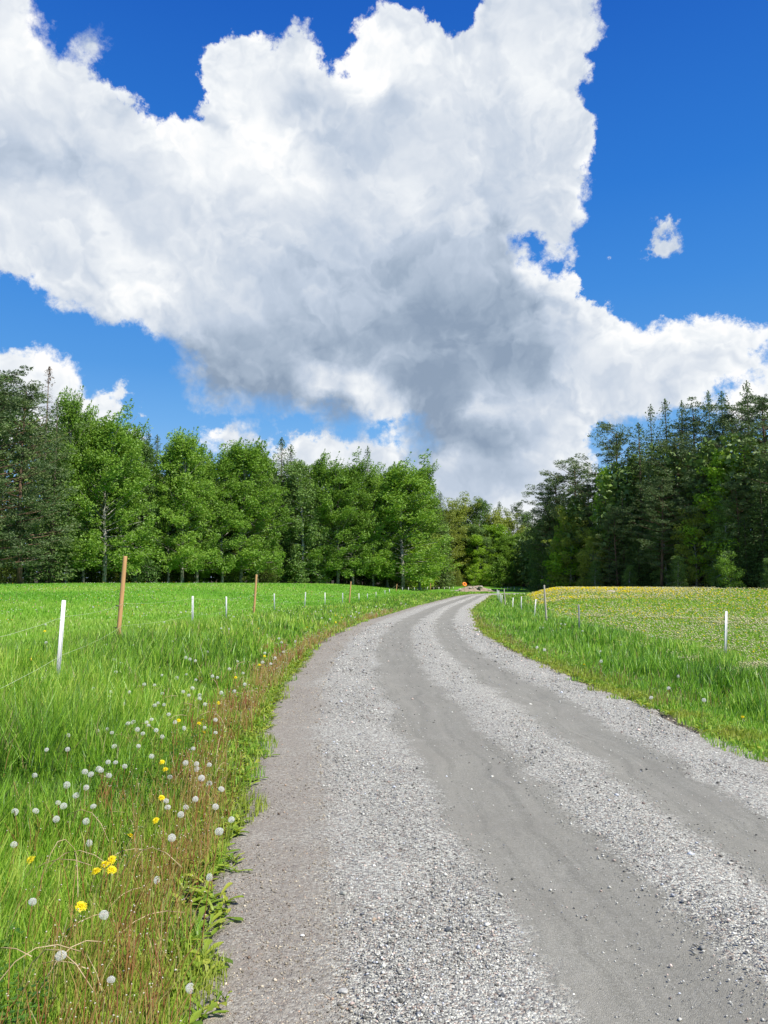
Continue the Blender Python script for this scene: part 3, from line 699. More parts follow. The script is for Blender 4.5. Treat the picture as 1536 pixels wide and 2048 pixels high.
def pine(H=19., Rr=3.2, seed=0, low=.3, nl=34, dens=80):
    global rng; rng = np.random.default_rng(seed)
    tt = np.linspace(0, 1, 8); tr = np.stack([.3 * np.sin(tt * 3 + seed), .25 * np.cos(tt * 2.5 + seed) - .25, tt * H * .96], -1)
    parts = [tube(tr, np.linspace(H * .0125, .05, 8), 7)]; cl = []; cr = []
    for k in range(nl):
        t = low + (1 - low) * (k + rng.random()) / nl; az = k * 2.4 + rng.normal(0, .6)
        p0 = np.array([np.interp(t, tt, tr[:, q]) for q in range(3)]); u = (t - low) / (1 - low)
        L = Rr * (.55 + .75 * math.sin(math.pi * (.15 + .72 * u))) * rng.uniform(.45, 1.15) * (1 if u < .85 else .6)
        el_ = -.05 + .6 * u; d = np.array([math.cos(az) * math.cos(el_), math.sin(az) * math.cos(el_), math.sin(el_)])
        q = np.linspace(0, 1, 4)[:, None]; path = p0 + d * L * q + np.array([0, 0, .18 * L]) * q ** 2
        parts.append(tube(path, np.linspace(.07 * (1.2 - u * .6), .015, 4), 4, False))
        for f in (.2, .45, .7, .88, 1.0):
            if f < .5 and rng.random() < .45: continue
            cl.append(p0 + d * L * f + np.array([0, 0, .18 * L * f * f + .12]) + rng.normal(0, .28, 3)); cr.append(rng.uniform(.45, .85))
    c = clump(np.array(cl), np.array(cr), dens, .42, .4); u = (c - np.repeat(np.array(cl), dens, 0)); u[:, 2] += .25
    V, F = leaf_quads(c, rng.uniform(.16, .30, len(c)), 0, .30, u)
    return join(parts), (V, [F])

PROTO = {}
def proto(kind, gens, bm, lm):
    PROTO[kind] = []
    for h, (t_, c_) in gens:
        tm = make_mesh(kind + '_trunk', t_[0], t_[1], bm, smooth=True); cm = make_mesh(kind + '_crown', c_[0], c_[1], lm)
        PROTO[kind].append((float(np.percentile(c_[0][:, 2], 99.6)), tm, cm))
proto('aspen', [(18, broadleaf(18, 4.5, s_, low=.10, nl=78, leaf=.235, dens=80, peak=pk_)) for s_, pk_ in ((1, .5), (2, .72), (3, .85), (4, .62))], bark_aspen, M_aspen)
proto('maple', [(14, broadleaf(14, 3.1, s_, nl=52, low=.06, leaf=.26, spiky=False)) for s_ in (11, 12)], bark_aspen, M_bright)
proto('oak', [(16, broadleaf(16, 4.4, s_, nl=56, low=.05, leaf=.26, dens=72, spiky=False)) for s_ in (15, 16)], bark_aspen, M_olive)
proto('birch', [(17, broadleaf(17, 3.2, s_, droop=.45, low=.06, nl=58, leaf=.22, dens=50, spiky=False)) for s_ in (21, 22)], bark_birch, M_birch)
proto('spruce', [(20, spruce(20, 2.9, s_)) for s_ in (31, 32, 33)], bark_spruce, M_spruce)
proto('withered_spruce', [(18, spruce(18, 2.1, 37, bare=.55, leaf=.22))], bark_grey, M_brown)
proto('pine', [(19, pine(19, 3.6, 41, .12, 60)), (19, pine(19, 3.5, 42, .2, 56)), (19, pine(19, 3.4, 43, .08, 62))], bark_pine, M_pine)
proto('young_spruce', [(5, spruce(5, 1.55, s_, step=.2, nb=8, dens=34, leaf=.17, low=.03)) for s_ in (51, 52)], bark_spruce, M_young)
proto('bush', [(4, broadleaf(4, 1.9, s_, low=.05, nl=26, leaf=.20, dens=42, spiky=False, peak=.4)) for s_ in (61, 62)], bark_aspen, M_aspen)
proto('bright_bush', [(4, broadleaf(4, 1.7, 65, low=.05, nl=24, leaf=.19, dens=40, spiky=False, peak=.4))], bark_aspen, M_bright)
rng = np.random.default_rng(99)
NAMES = dict(aspen='aspen_tree', maple='maple_tree', oak='oak_tree', birch='birch_tree', spruce='spruce_tree', withered_spruce='spruce_tree', pine='pine_tree', young_spruce='young_spruce', bush='bush', bright_bush='bush')
LOOK = dict(aspen='leafy tree', maple='bright green tree', oak='olive green tree', birch='drooping birch', spruce='dark spruce', withered_spruce='withered spruce', pine='blue green pine', young_spruce='young spruce', bush='leafy bush', bright_bush='lime green bush')
CAT = dict(young_spruce='young tree', bush='bush', bright_bush='bush')
cnt = [0]; USED = set()
def tree(px, top, Yd, kind, wf=1., label=None, group=None):
    x, y, _ = at_depth(px, Yd); _, _, zt = at_depth(px, Yd - (3.2 if kind in ('aspen', 'oak', 'maple', 'birch') else 1.2) * wf, top); z = float(ter(x, y)) - .1
    cnt[0] += 1; v = PROTO[kind][cnt[0] % len(PROTO[kind])]
    k = (zt - z) / v[0]
    lab = label
    r = root(NAMES[kind], (x, y, z), lab, CAT.get(kind, 'tree'), group, (cnt[0] * 2.399) % 6.28 if kind not in ('aspen',) else random.uniform(-.5, .5))
    w_ = k ** .6 * wf * (1.22 if kind == 'spruce' else 1.) if v[0] > 6 else k * wf
    r.scale = (w_, w_, k)
    link('trunk', v[1], r); link('crown', v[2], r)
    USED.add(lab); return r
def side_of(px): return 'left' if px < 865 else ('far' if px < 1062 else 'right')
def landmark(px):
    L = [(-40,'left of the withered spruce'),(60,'near the withered spruce'),(125,'above the first white post'),(200,'left of the nearest wooden pole'),(245,'behind the nearest wooden pole'),(300,'right of the nearest wooden pole'),(386,'behind the second white post'),(453,'behind the third white post'),(512,'behind the second wooden pole'),(560,'right of the second wooden pole'),(611,'behind the fifth white post'),(660,'left of the third wooden pole'),(701,'behind the third wooden pole'),(745,'right of the third wooden pole'),(794,'behind the fourth wooden pole'),(845,'right of the fourth wooden pole'),
         (885,'left of the orange ring'),(929,'behind the orange ring'),(965,'behind the rubble heap'),(1000,'above the vanishing road'),(1040,'behind the far bend fence'),(1090,'behind the grey wooden post'),(1125,'right of the grey wooden post'),(1157,'behind the thin grey stake'),(1190,'left of the pale boulder'),(1222,'behind the pale boulder'),(1262,'right of the pale boulder'),(1310,'left inside the right wood'),(1360,'mid right wood'),(1405,'left of the last right post'),(1450,'behind the last right post'),(1500,'right of the last right post'),(1555,'at the right picture edge'),(1620,'past the right picture edge')]
    return min(L, key=lambda q: abs(q[0] - px))[1]
def auto(kind, px, top, layer):
    hgt = 'tall' if (1175 - top) > 250 else ('mid height' if 1175 - top > 140 else 'low')
    if side_of(px) == 'far': hgt = 'tall' if top < 1010 else ('mid height' if top < 1060 else 'low')
    return ' '.join(f'{hgt} {LOOK[kind]} {layer} {landmark(px)}'.split())
LIST = [ # px, top, depth, kind, width, label or None
 (-70,730,70,'pine',1.2,None),(-15,728,71,'pine',1.25,None),(35,752,74,'pine',1.1,None),(80,730,86,'withered_spruce',1.,'withered brown spruce with a bare pointed top, tallest on the left'),(100,800,79,'spruce',.9,None),(132,776,83,'aspen',.8,None),
 (168,812,85,'aspen',.85,None),(205,796,84,'aspen',1.25,'broad leafy tree with the highest green dome left of the nearest wooden pole'),(240,842,88,'aspen',.9,None),(270,876,92,'birch',1.,None),(288,868,100,'spruce',.9,None),(306,873,100,'spruce',.85,None),
 (335,868,94,'aspen',.9,None),(364,855,94,'aspen',1.05,None),(396,888,97,'aspen',.9,None),(415,903,104,'spruce',.9,None),(443,885,99,'aspen',.95,None),(482,876,102,'aspen',1.2,None),(516,882,104,'aspen',.95,None),
 (560,878,111,'spruce',1.,'dark spruce tip rising between leafy domes right of the second wooden pole'),(579,892,112,'spruce',.9,None),(605,914,110,'birch',1.1,None),(641,907,111,'aspen',.9,None),(674,902,111,'aspen',1.15,None),(704,916,112,'aspen',.9,None),
 (735,896,122,'spruce',.75,'slim spruce with a ragged tip poking out above the leafy trees'),(748,932,114,'aspen',.9,None),(803,902,114,'aspen',1.5,'biggest round leafy crown at the right end of the left wood'),(838,925,118,'aspen',.9,None),(775,925,118,'aspen',1,None),
 (868,970,138,'spruce',1.,None),(882,986,138,'spruce',.9,None),(893,1000,150,'oak',.9,None),(918,996,158,'oak',1.,None),(935,990,162,'oak',1.1,None),(955,996,162,'birch',1.2,None),(974,1003,165,'spruce',.9,None),(985,1010,163,'oak',1.,None),(1001,1005,168,'spruce',1.,None),(1018,1018,165,'oak',1.,None),(1038,1002,170,'pine',.9,'small pine with a rounded top alone on the far skyline'),(1054,1022,165,'birch',1.,None),(1068,1028,160,'spruce',1.,None),
 (1085,1030,138,'birch',1.2,None),(1100,968,128,'pine',1.0,None),(1118,945,126,'pine',1.1,None),(1150,913,124,'pine',1.15,'pine with a leaning wide top at the left edge of the right wood'),(1180,960,118,'pine',1.,None),(1212,930,112,'maple',.8,'slender bright green tree glowing between dark pines in the right wood'),
 (1235,842,116,'pine',1.25,'tall pine with a layered spreading crown above the pale boulder'),(1263,900,110,'spruce',1.,None),(1287,848,108,'spruce',1.15,None),(1313,814,114,'spruce',.8,'thin spruce with drooping branches standing clear of the skyline'),(1343,802,114,'spruce',.95,None),(1377,806,112,'spruce',.8,None),(1405,803,110,'pine',1.2,None),
 (1432,786,110,'spruce',.75,None),(1460,786,106,'spruce',.95,None),(1487,800,106,'pine',1.2,None),(1512,766,104,'spruce',.9,'tallest spruce of the right wood with a needle sharp tip'),(1545,785,98,'pine',1.2,None),(1585,775,92,'spruce',1.1,None),(1630,760,86,'pine',1.2,None),
 (1360,868,101,'pine',1.45,None),(1305,930,102,'spruce',1.,None),(1442,893,95,'maple',1.05,'bright green leafy tree standing out against the dark right wood'),(1500,880,93,'spruce',1.1,None),(1530,915,89,'spruce',1.,None),(1250,985,106,'spruce',.95,None),(1330,955,98,'pine',1.2,None),(1400,935,97,'pine',1.2,None),(1480,955,91,'pine',1.1,None),(1165,1000,119,'spruce',1.,None),(1205,1000,110,'spruce',.9,None),(1125,1010,122,'maple',.7,None),(1150,1075,117,'bright_bush',1.3,None),(1110,1060,126,'birch',1.,None)]
# second layer: lower, fuller trees in front of and between the skyline ones
LAY2 = []
random.seed(5)
px = -40
while px < 860:
    FEy = 84 if px < 0 else np.interp(px, [0, 600, 850], [84, 114, 131]); LAY2.append((px, random.uniform(930, 1010) + (40 if px > 550 else 0), FEy + random.uniform(1, 3), random.choice(['aspen', 'oak', 'birch', 'spruce', 'aspen', 'pine', 'spruce']), random.uniform(.9, 1.15), None)); px += random.uniform(34, 54)
px = 872
while px < 1075: LAY2.append((px, random.uniform(1040, 1085), 153 + random.uniform(0, 4), random.choice(['aspen', 'oak', 'birch', 'oak', 'maple']), random.uniform(1.1, 1.4), None)); px += random.uniform(11, 18)
px = 1085
while px < 1600:
    FEy = np.interp(px, [1040, 1100, 1200, 1350, 1536], [150, 121, 106, 96, 85]); LAY2.append((px, random.uniform(985, 1060), FEy + random.uniform(1, 3), random.choice(['spruce', 'pine', 'spruce', 'aspen', 'birch', 'oak']), random.uniform(.8, 1.1), None)); px += random.uniform(38, 60)
LAY3 = []
px = -30
while px < 865:
    FEy = 83 if px < 0 else np.interp(px, [0, 600, 850], [83, 113, 130]); LAY3.append((px, random.uniform(1070, 1130), FEy - random.uniform(2.5, 4.5), random.choice(['young_spruce', 'young_spruce', 'bush', 'bright_bush', 'young_spruce']), random.uniform(.9, 1.4), None)); px += random.uniform(30, 60)
px = 870
while px < 1080: LAY3.append((px, random.uniform(1110, 1145), 149 - random.uniform(0, 3), random.choice(['bush', 'bright_bush', 'bush', 'young_spruce']), random.uniform(.9, 1.3), None)); px += random.uniform(18, 34)
px = 1095
while px < 1570:
    FEy = np.interp(px, [1040, 1100, 1200, 1350, 1536], [150, 121, 105, 95, 84.5]); LAY3.append((px, random.uniform(1095, 1150), FEy - random.uniform(.5, 2.5), random.choice(['birch', 'bush', 'bright_bush']), random.uniform(.8, 1.1), None)); px += random.uniform(60, 110)
ALL = [(*a, 'on the skyline') for a in LIST] + [(*a, 'in second row') for a in LAY2] + [(*a, 'at wood foot') for a in LAY3]
from collections import defaultdict
bylab = defaultdict(list)
for a in ALL:
    lab = a[5] or auto(a[3], a[0], a[1], a[6]); bylab[lab].append(a)
ORD = {2: ['left of two', 'right of two'], 3: ['left of three', 'middle of three', 'right of three'], 4: ['first of four', 'second of four', 'third of four', 'last of four'], 5: ['first of five', 'second of five', 'third of five', 'fourth of five', 'last of five']}
for lab, L in bylab.items():
    L.sort(key=lambda q: q[0])
    for i_, a in enumerate(L):
        l2 = lab if len(L) == 1 else f'{lab}, {ORD[len(L)][i_]}'
        a = (*a[:4], a[4] * random.uniform(.86, 1.18), *a[5:]); g_ = {'on the skyline': 'trees on the skyline', 'in second row': 'trees of the wood edge', 'at wood foot': 'bushes and young trees at the foot of the wood'}[a[6]]
        tree(a[0], a[1], a[2], a[3], a[4], l2, g_)

# the depth of the wood behind those trees, one mass
rng = np.random.default_rng(123); parts = []; tparts = []
def crown_blob(x, y, z, h, r):
    n_ = 420; t = rng.random(n_) ** .8; rr = r * (1 - .55 * t) * np.sqrt(rng.random(n_)); a = rng.uniform(0, 6.28, n_)
    return np.stack([x + rr * np.cos(a), y + rr * np.sin(a), z + h * (.04 + .93 * t)], -1)
cs_ = []
for q in range(620):
    xx = rng.uniform(-130, 120); yy = float(fedge(xx)) + rng.uniform(5, 38)
    if abs(math.degrees(math.atan2(xx, yy))) > 44: continue
    pxx = 768 + 1538 * xx / yy; topy = np.interp(pxx, [0, 100, 200, 300, 420, 520, 650, 740, 800, 850, 880, 940, 1060, 1100, 1200, 1300, 1536], [760, 830, 840, 900, 915, 905, 935, 950, 935, 965, 1010, 1020, 1045, 985, 930, 870, 830])
    zt = at_depth(pxx, yy, topy + rng.uniform(8, 60))[2]; z = float(ter(xx, yy))
    cs_.append(crown_blob(xx, yy, z, max(6., zt - z), rng.uniform(2.2, 3.4)))
    V_, F_ = tube(np.array([[xx, yy, z - .2], [xx, yy, z + (zt - z) * .7]]), np.array([.17, .06]), 5, False); tparts.append((V_, F_))
c = np.concatenate(cs_); V, F = leaf_quads(c, rng.uniform(.5, 1.0, len(c)), .2, .6)
wd = make_mesh('woodland', V, F, M_spruce); o = link('woodland', wd); tag(o, 'dark depth of the forest behind the front trees', 'forest', kind='stuff')
V, F = join(tparts); o2 = link('woodland_trunks', make_mesh('woodland_trunks', V, F, bark_spruce)); tag(o2, 'dim trunks deep inside the forest', 'trunks', kind='stuff')

# ------------------------------------------------------------------ fences
def simple_mat(name, col, rough=.6, spec=.3, nscale=8, amt=.25, streak=None):
    m, n, out = base_mat(name); tc = n.new('ShaderNodeTexCoord'); mp = n.new('ShaderNodeMapping'); n.l.new(tc.outputs['Object'], mp.inputs[0])
    if streak: mp.inputs['Scale'].default_value = streak
    f = n.noise(mp.outputs[0], nscale, 5, .65); dk = tuple(c * (1 - amt) for c in col)
    principled(n, out, n.ramp(f, [(.35, dk), (.65, col)]), rough, spec, bump(n, f, .3, .004)); return m
wood_m = simple_mat('treated_wood', (.66, .38, .17), .75, .2, 14, .35, (8, 8, .5))
woodtop_m = simple_mat('cut_wood', (.66, .50, .28), .8, .2, 20, .3)
grey_m = simple_mat('weathered_wood', (.58, .53, .45), .85, .15, 14, .5, (8, 8, .4))
white_m = simple_mat('white_plastic', (.82, .82, .82), .4, .4, 6, .12)
stake_m = simple_mat('grey_steel', (.36, .38, .37), .45, .5, 6, .3)
black_m = simple_mat('black_plastic', (.02, .02, .022), .5, .4)
rope_m = simple_mat('white_rope', (.60, .72, .42), .7, .2)
def round_post(sides=12):
    zz = np.array([0, .3, .6, .9, .985, 1.0]); r = np.array([1.04, 1.0, 1.02, .97, .96, .90]) * .052
    p = np.stack([np.sin(zz * 5) * .004, np.cos(zz * 4) * .004, zz], -1); return tube(p, r, sides)
def ibeam():
    # white step-in post: flat web with two raised edges, pointed towards the foot
    P_ = []
    def bx(x0, x1, y0, y1, z0, z1, tp=1.):
        v = np.array([[x, y, z] for z in (z0, z1) for y in (y0, y1) for x in (x0, x1)], float); v[:4, 0] *= tp
        f = np.array([[0,2,3,1],[4,5,7,6],[0,1,5,4],[2,6,7,3],[0,4,6,2],[1,3,7,5]]); P_.append((v, f))
    bx(-.017, .017, -.004, .004, .06, 1.0); bx(-.026, -.017, -.014, .014, .06, .998); bx(.017, .026, -.014, .014, .06, .996)
    bx(-.02, .02, -.006, .006, 0, .0595, .3)
    for k in range(9): bx(-.021, .021, .0145, .020, .2 + k * .085, .208 + k * .085)
    return join(P_)
v, f = round_post(); ROUND = make_mesh('wooden_pole', v, f, None); ROUND.materials.append(wood_m)
v, f = round_post(7); GREYP = make_mesh('grey_pole', v, f, grey_m)
v, f = ibeam(); IB = make_mesh('plastic_post', v, f, white_m)
v2, f2 = ibeam(); STK = make_mesh('steel_stake', v2, f2, stake_m)
v, f = tube(np.array([[0, 0, 0], [.05, 0, 0], [.075, 0, 0]]), np.array([.012, .018, .010]), 8); INS = make_mesh('insulator', v, f, black_m)
a = np.linspace(0, 2 * np.pi, 13)[:-1]; vt = np.concatenate([[[0, 0, .0]], np.stack([np.cos(a) * .045, np.sin(a) * .045, a * 0], -1)])
CUT = make_mesh('cut_top', vt, np.array([[0, i + 1, (i + 1) % 12 + 1] for i in range(12)]), woodtop_m)
def fence(name, label, posts, group=None, wires=(1.0, .5), ext=None):
    p0 = posts[0]; x0, y0, _ = at_depth(p0[1], p0[3]); z0 = float(ter(x0, y0))
    fr_ = root(name, (x0, y0, z0), label, 'fence', group); pts = []
    for (xt, xb, top, Yd, kd) in posts:
        xb_, y, _ = at_depth(xb, Yd, 1230); xt_, _, zt = at_depth(xt, Yd, top); z = float(ter(xb_, y)) - .05
        h = zt - z; h = max(h, .6); lean = math.atan2(xt_ - xb_, h)
        me, nm = {'w': (IB, 'plastic_post'), 'p': (ROUND, 'wooden_pole'), 'g': (GREYP, 'wooden_pole'), 's': (STK, 'steel_stake')}[kd]
        o = link(nm, me, fr_, (xb_ - x0, y - y0, z - z0)); o.rotation_euler = (random.uniform(-.03, .03), lean, 0); o.scale = (1, 1, h)
        if kd in 'ws': o.rotation_euler[2] = random.uniform(-.6, .6)
        if kd == 'g': o.scale = (.85, .85, h); o['label'] = 'weathered grey wooden pole'
        if kd == 's': o['label'] = 'thin grey stake'
        if kd == 'p':
            c = link('cut_top', CUT, o, (0, 0, 1.002))
        if kd in 'pg':
            for wz in wires:
                if Yd < 45: i_ = link('insulator', INS, o, (-.12 if kd == 'p' else .045, 0, wz / h)); i_.scale = (1, 1, 1 / h)
        pts.append((xb_ + (xt_ - xb_) * .85, y + .03, z + .05, h))
    for wz in wires:
        path = []
        P_ = list(pts)
        if ext: P_.insert(0, (*ext, .1, 1.1))
        for (a_, b_) in zip(P_[:-1], P_[1:]):
            for t_ in np.linspace(0, 1, 5)[:-1]:
                q = np.array(a_[:3]) * (1 - t_) + np.array(b_[:3]) * t_; q[2] += min(wz, a_[3] - .12) * (1 - t_) + min(wz, b_[3] - .12) * t_ - .05 * math.sin(math.pi * t_); path.append(q)
        path.append(np.array(P_[-1][:3]) + [0, 0, min(wz, P_[-1][3] - .12)])
        path = np.array(path) - [x0, y0, z0]
        v, f = tube(path, .0022 * np.maximum(1, np.linspace(.8, 2.2, len(path))), 5)
        link('wire', make_mesh('wire', v, f, rope_m, smooth=True), fr_)
    return fr_
LP = [(127,119,1200,10.6,'w'),(249.5,236,1112,18.5,'p'),(386,386,1192,24,'w'),(453,453,1193,30,'w'),(513,507,1149,36.5,'p'),(549,549,1187,42,'w'),(611,609,1184,48,'w'),(650,650,1185,54,'w'),(685,685,1186,59,'w'),(702,698,1163,61,'p'),(718,718,1187,67,'w'),(735,735,1187,72,'w'),(752,752,1187,78,'w'),(770,770,1187.5,84,'w'),(779,779,1187,90,'w'),(794,792,1168,97,'p'),(805,805,1184,102,'w'),(817,817,1182,107,'w'),(829,829,1181,111,'w'),(836,836,1180.5,114,'w'),(844,844,1179.5,117,'w'),(850,850,1179,119,'w'),(855,855,1178.5,121,'w'),(861,861,1166,123,'p'),(868,868,1178,125,'w'),(878,878,1177,128,'w'),(889,889,1176,130,'w'),(899,899,1174,132,'w'),(907,907,1174,134,'w')]
fence('fence', 'fence of round brown wooden poles and white posts along the left field', LP, 'electric fences', (1.0, .48), (-3.25, 5.2))
RP = [(1454,1446,1222,18.6,'w'),(1157,1158,1210,29,'s'),(1088,1093,1170,36,'g'),(1072,1068,1198,41,'w'),(1043,1042,1193,49,'w'),(1027,1025,1195,56,'w'),(1008,1011.5,1178,62,'g'),(1004,1003,1190,67,'w'),(1001,1000.5,1189,72,'w'),(998,998,1181,78,'w'),(996,996,1181,83,'w'),(994.5,994.5,1179,88,'w')]
fence('fence', 'fence of white posts and two grey wooden poles along the right meadow', RP, 'electric fences', (.8, .42), (9.2, 10.5))
FP = [(990,990,1174,132,'w'),(1003,1003,1174.5,130,'w'),(1009.7,1009.7,1173.8,130,'w'),(1015.5,1015.5,1173.5,130,'w'),(1022,1022,1173.5,130,'w'),(1028.4,1028.4,1173.2,130,'w'),(1038,1038,1176,130,'w'),(1048,1048,1176,130,'w')]
fence('fence', 'short row of tiny white posts past the road bend before the far trees', FP, 'electric fences', (.6,))

# ------------------------------------------------------------------ rubble, ring, boulder, pebbles
def rock(seed, n_=3, sq=(1, .8, .6), amp=.22):
    bm = bmesh.new(); bmesh.ops.create_icosphere(bm, subdivisions=n_, radius=1.)
    r_ = np.random.default_rng(seed); ds = r_.normal(size=(14, 3)); ds /= np.linalg.norm(ds, axis=1, keepdims=True); cuts = r_.uniform(.55, .95, 14)
    for v_ in bm.verts:
        p = np.array(v_.co)
        for dd, cc_ in zip(ds, cuts):
            e = p @ dd - cc_
            if e > 0: p = p - dd * e * .9
        p += r_.normal(0, amp * .04, 3); v_.co = p * sq
    me = bpy.data.meshes.new('rock'); bm.to_mesh(me); bm.free(); return me
rock_m = simple_mat('pale_granite', (.50, .45, .40), .85, .2, 7, .45); rubble_m = simple_mat('rubble_soil', (.42, .34, .27), .9, .1, 5, .5)
orange_m = simple_mat('orange_plastic', (.95, .26, .02), .5, .4, 5, .15)
x, y, z = at_depth(936, 124, 1180); z = float(ter(x, y))
hp = root('rubble_heap', (x, y, z), 'pale brown heap of earth and rubble where the road bends out of sight', 'rubble heap')
gx, gy = np.meshgrid(np.linspace(-4.2, 4.8, 50), np.linspace(-1.8, 1.8, 24)); gz = 1.15 * np.exp(-((gx - 1.) / 2.6) ** 2 - (gy / 1.0) ** 2) * (.7 + .6 * fbm(gx, gy, 5)) - .12
i = np.arange(23)[:, None] * 50; j = np.arange(49)[None]; F = np.stack([i + j, i + j + 1, i + 51 + j, i + 50 + j], -1).reshape(-1, 4)
link('earth', make_mesh('earth', np.stack([gx, gy, gz], -1).reshape(-1, 3), F, rubble_m, smooth=True), hp)
for k in range(16):
    me = rock(200 + k, 2); me.materials.append(rock_m); bx_ = random.uniform(-3.6, 3.6); o = link('stone', me, hp, (bx_, random.uniform(-1.3, -.3), max(.05, 1.15 * math.exp(-((bx_ - 1) / 2.6) ** 2) * random.uniform(.3, .8)))); o.scale = (random.uniform(.15, .45),) * 3
x, y, _ = at_depth(929, 121.8, 1168); zt = at_depth(929, 121.8, 1168.5)[2]
t_ = np.linspace(0, 2 * np.pi, 29)[:-1]; s_ = np.linspace(0, 2 * np.pi, 11)[:-1]
T_, S_ = np.meshgrid(t_, s_, indexing='ij'); rr = .225 + .12 * np.cos(S_)
V = np.stack([rr * np.cos(T_), .07 * np.sin(S_), rr * np.sin(T_)], -1).reshape(-1, 3); a_, b_ = len(t_), len(s_)
F = np.array([[i * b_ + j, i * b_ + (j + 1) % b_, ((i + 1) % a_) * b_ + (j + 1) % b_, ((i + 1) % a_) * b_ + j] for i in range(a_) for j in range(b_)])
rg = root('orange_ring', (x, y, float(ter(x, y)) - .1), 'round orange ring on a short stake beside the rubble at the bend', 'ring')
hz_ = zt - rg.location.z
o = link('ring', make_mesh('ring', V, F, orange_m, smooth=True), rg, (0, -.1, hz_)); o.rotation_euler = (R(-12), R(20), R(15)); o.scale = (1.15, 1, 1.)
v, f = tube(np.array([[0, 0, 0], [0, 0, hz_ + .1]]), .03, 8); link('stake', make_mesh('stake', v, f, grey_m), rg)
x, y, z = spot(1222, 1184, .1); me = rock(77, 3); me.materials.append(rock_m); o = link('boulder', me, None, (x, y, float(ter(x, y)) + .05)); o.scale = (.5, .4, .5)
tag(o, 'pale rounded boulder in the yellow meadow edge before the right wood', 'boulder')
PEB = [(687,1785,.022,'small rounded greenish grey pebble lying on the gravel left of the middle'),(1367,1810,.017,'small pale pebble on the smooth wheel track at right'),(686,1980,.02,'pale grey pebble near the bottom of the gravel'),(724,1826,.014,'small dark grey pebble at the edge of the coarse gravel'),(748,1838,.016,'tan angular pebble just right of the dark pebble'),(605,1866,.011,'tiny white pebble on the brownish gravel nearest the left verge'),(895,1860,.018,'dark slate pebble in the coarse white gravel')]
for k, (px_, py_, r_, lb) in enumerate(PEB):
    x, y, z = spot(px_, py_, .03); me = rock(300 + k, 3, (1, .8, .55))
    me.materials.append(simple_mat('pebble_stone', [(.44,.45,.40),(.6,.57,.5),(.5,.5,.47),(.16,.17,.18),(.48,.38,.28),(.75,.75,.72),(.13,.14,.15)][k], .8, .2, 30, .25))
    o = link('pebble', me, None, (x, y, float(road_z(x, y)) + r_ * .3)); o.scale = (r_,) * 3; o.rotation_euler = (0, 0, k * 1.3); tag(o, lb, 'pebble', 'larger pebbles on the road')

# ------------------------------------------------------------------ dandelions one by one
rng = np.random.default_rng(55)
m, n, out = base_mat('dandelion_down')
d_ = n.new('ShaderNodeBsdfDiffuse'); d_.inputs[0].default_value = (.92, .92, .88, 1); t_ = n.new('ShaderNodeBsdfTranslucent'); t_.inputs[0].default_value = (.92, .92, .86, 1)
s2 = n.new('ShaderNodeMixShader'); s2.inputs[0].default_value = .35; n.l.new(d_.outputs[0], s2.inputs[1]); n.l.new(t_.outputs[0], s2.inputs[2]); n.l.new(s2.outputs[0], out.inputs[0]); down_m = m
petal_m = leafy('dandelion_petals', lambda n: n.ramp(n.new('ShaderNodeNewGeometry').outputs['Random Per Island'], [(0, (.90, .72, .015)), (1, (.95, .84, .03))]), .3, .5, .02, (1, .96, .5))
stalk_m = simple_mat('dandelion_stem', (.24, .20, .06), .6, .3, 10, .4); green_m = simple_mat('green_stem', (.20, .28, .05), .6, .3, 10, .3); seed_m = simple_mat('seeds', (.20, .15, .08), .8, .2, 40, .4); bud_m = simple_mat('sepals', (.10, .18, .04), .7, .2)
def seedhead(seed, part=1., N_=120):
    global rng; rng = np.random.default_rng(seed)
    i = np.arange(N_) + .5; ph = np.arccos(1 - 2 * i / N_); th = math.pi * (1 + 5 ** .5) * i
    nrm = np.stack([np.sin(ph) * np.cos(th), np.sin(ph) * np.sin(th), np.cos(ph)], -1); nrm = nrm[(nrm[:, 2] > -.85)]
    if part < 1: nrm = nrm[nrm @ (unit(1)[0]) > -part]
    Vs = []; Fs = []; o = 0; Rr = .0205
    for v_ in nrm:
        r_ = Rr * rng.uniform(.92, 1.04); a_ = np.cross(v_, [.3, .5, .8]); a_ /= np.linalg.norm(a_); b_ = np.cross(v_, a_)
        c = v_ * r_ * .86; Vs += [v_ * .004, v_ * .004 + a_ * .0003, c]; Fs.append([o, o + 1, o + 2]); o += 3
        k0 = rng.uniform(0, 6)
        for q in range(6):
            an = k0 + q * 1.047; e = a_ * math.cos(an) + b_ * math.sin(an); pe = -a_ * math.sin(an) + b_ * math.cos(an)
            tip = v_ * r_ + e * .0046; Vs += [c, tip - pe * .0007, tip + pe * .0007]; Fs.append([o, o + 1, o + 2]); o += 3
    return make_mesh('seed_head', np.array(Vs), np.array(Fs), down_m)
def core(seed):
    me = rock(seed, 1, (.0062, .0062, .0068), .5); me.materials.append(seed_m); return me
HEADS = [seedhead(1), seedhead(2), seedhead(3, .55), seedhead(4), seedhead(5, .15)]; CORE = core(9)
def stemmesh(mat, bend, r0=.0022):
    t = np.linspace(0, 1, 9); P_ = np.stack([bend * (t ** 1.7), .15 * bend * np.sin(t * 3), t], -1)
    v, f = tube(P_, np.linspace(r0, r0 * .75, 9), 6); return make_mesh('stem', v, f, mat, smooth=True)
BEND = .035
STEMS = [stemmesh(stalk_m, BEND), stemmesh(simple_mat('red_stem', (.30, .12, .05), .6, .3, 10, .4), BEND), stemmesh(green_m, BEND)]
Vs = []; Fs = []; o_ = 0
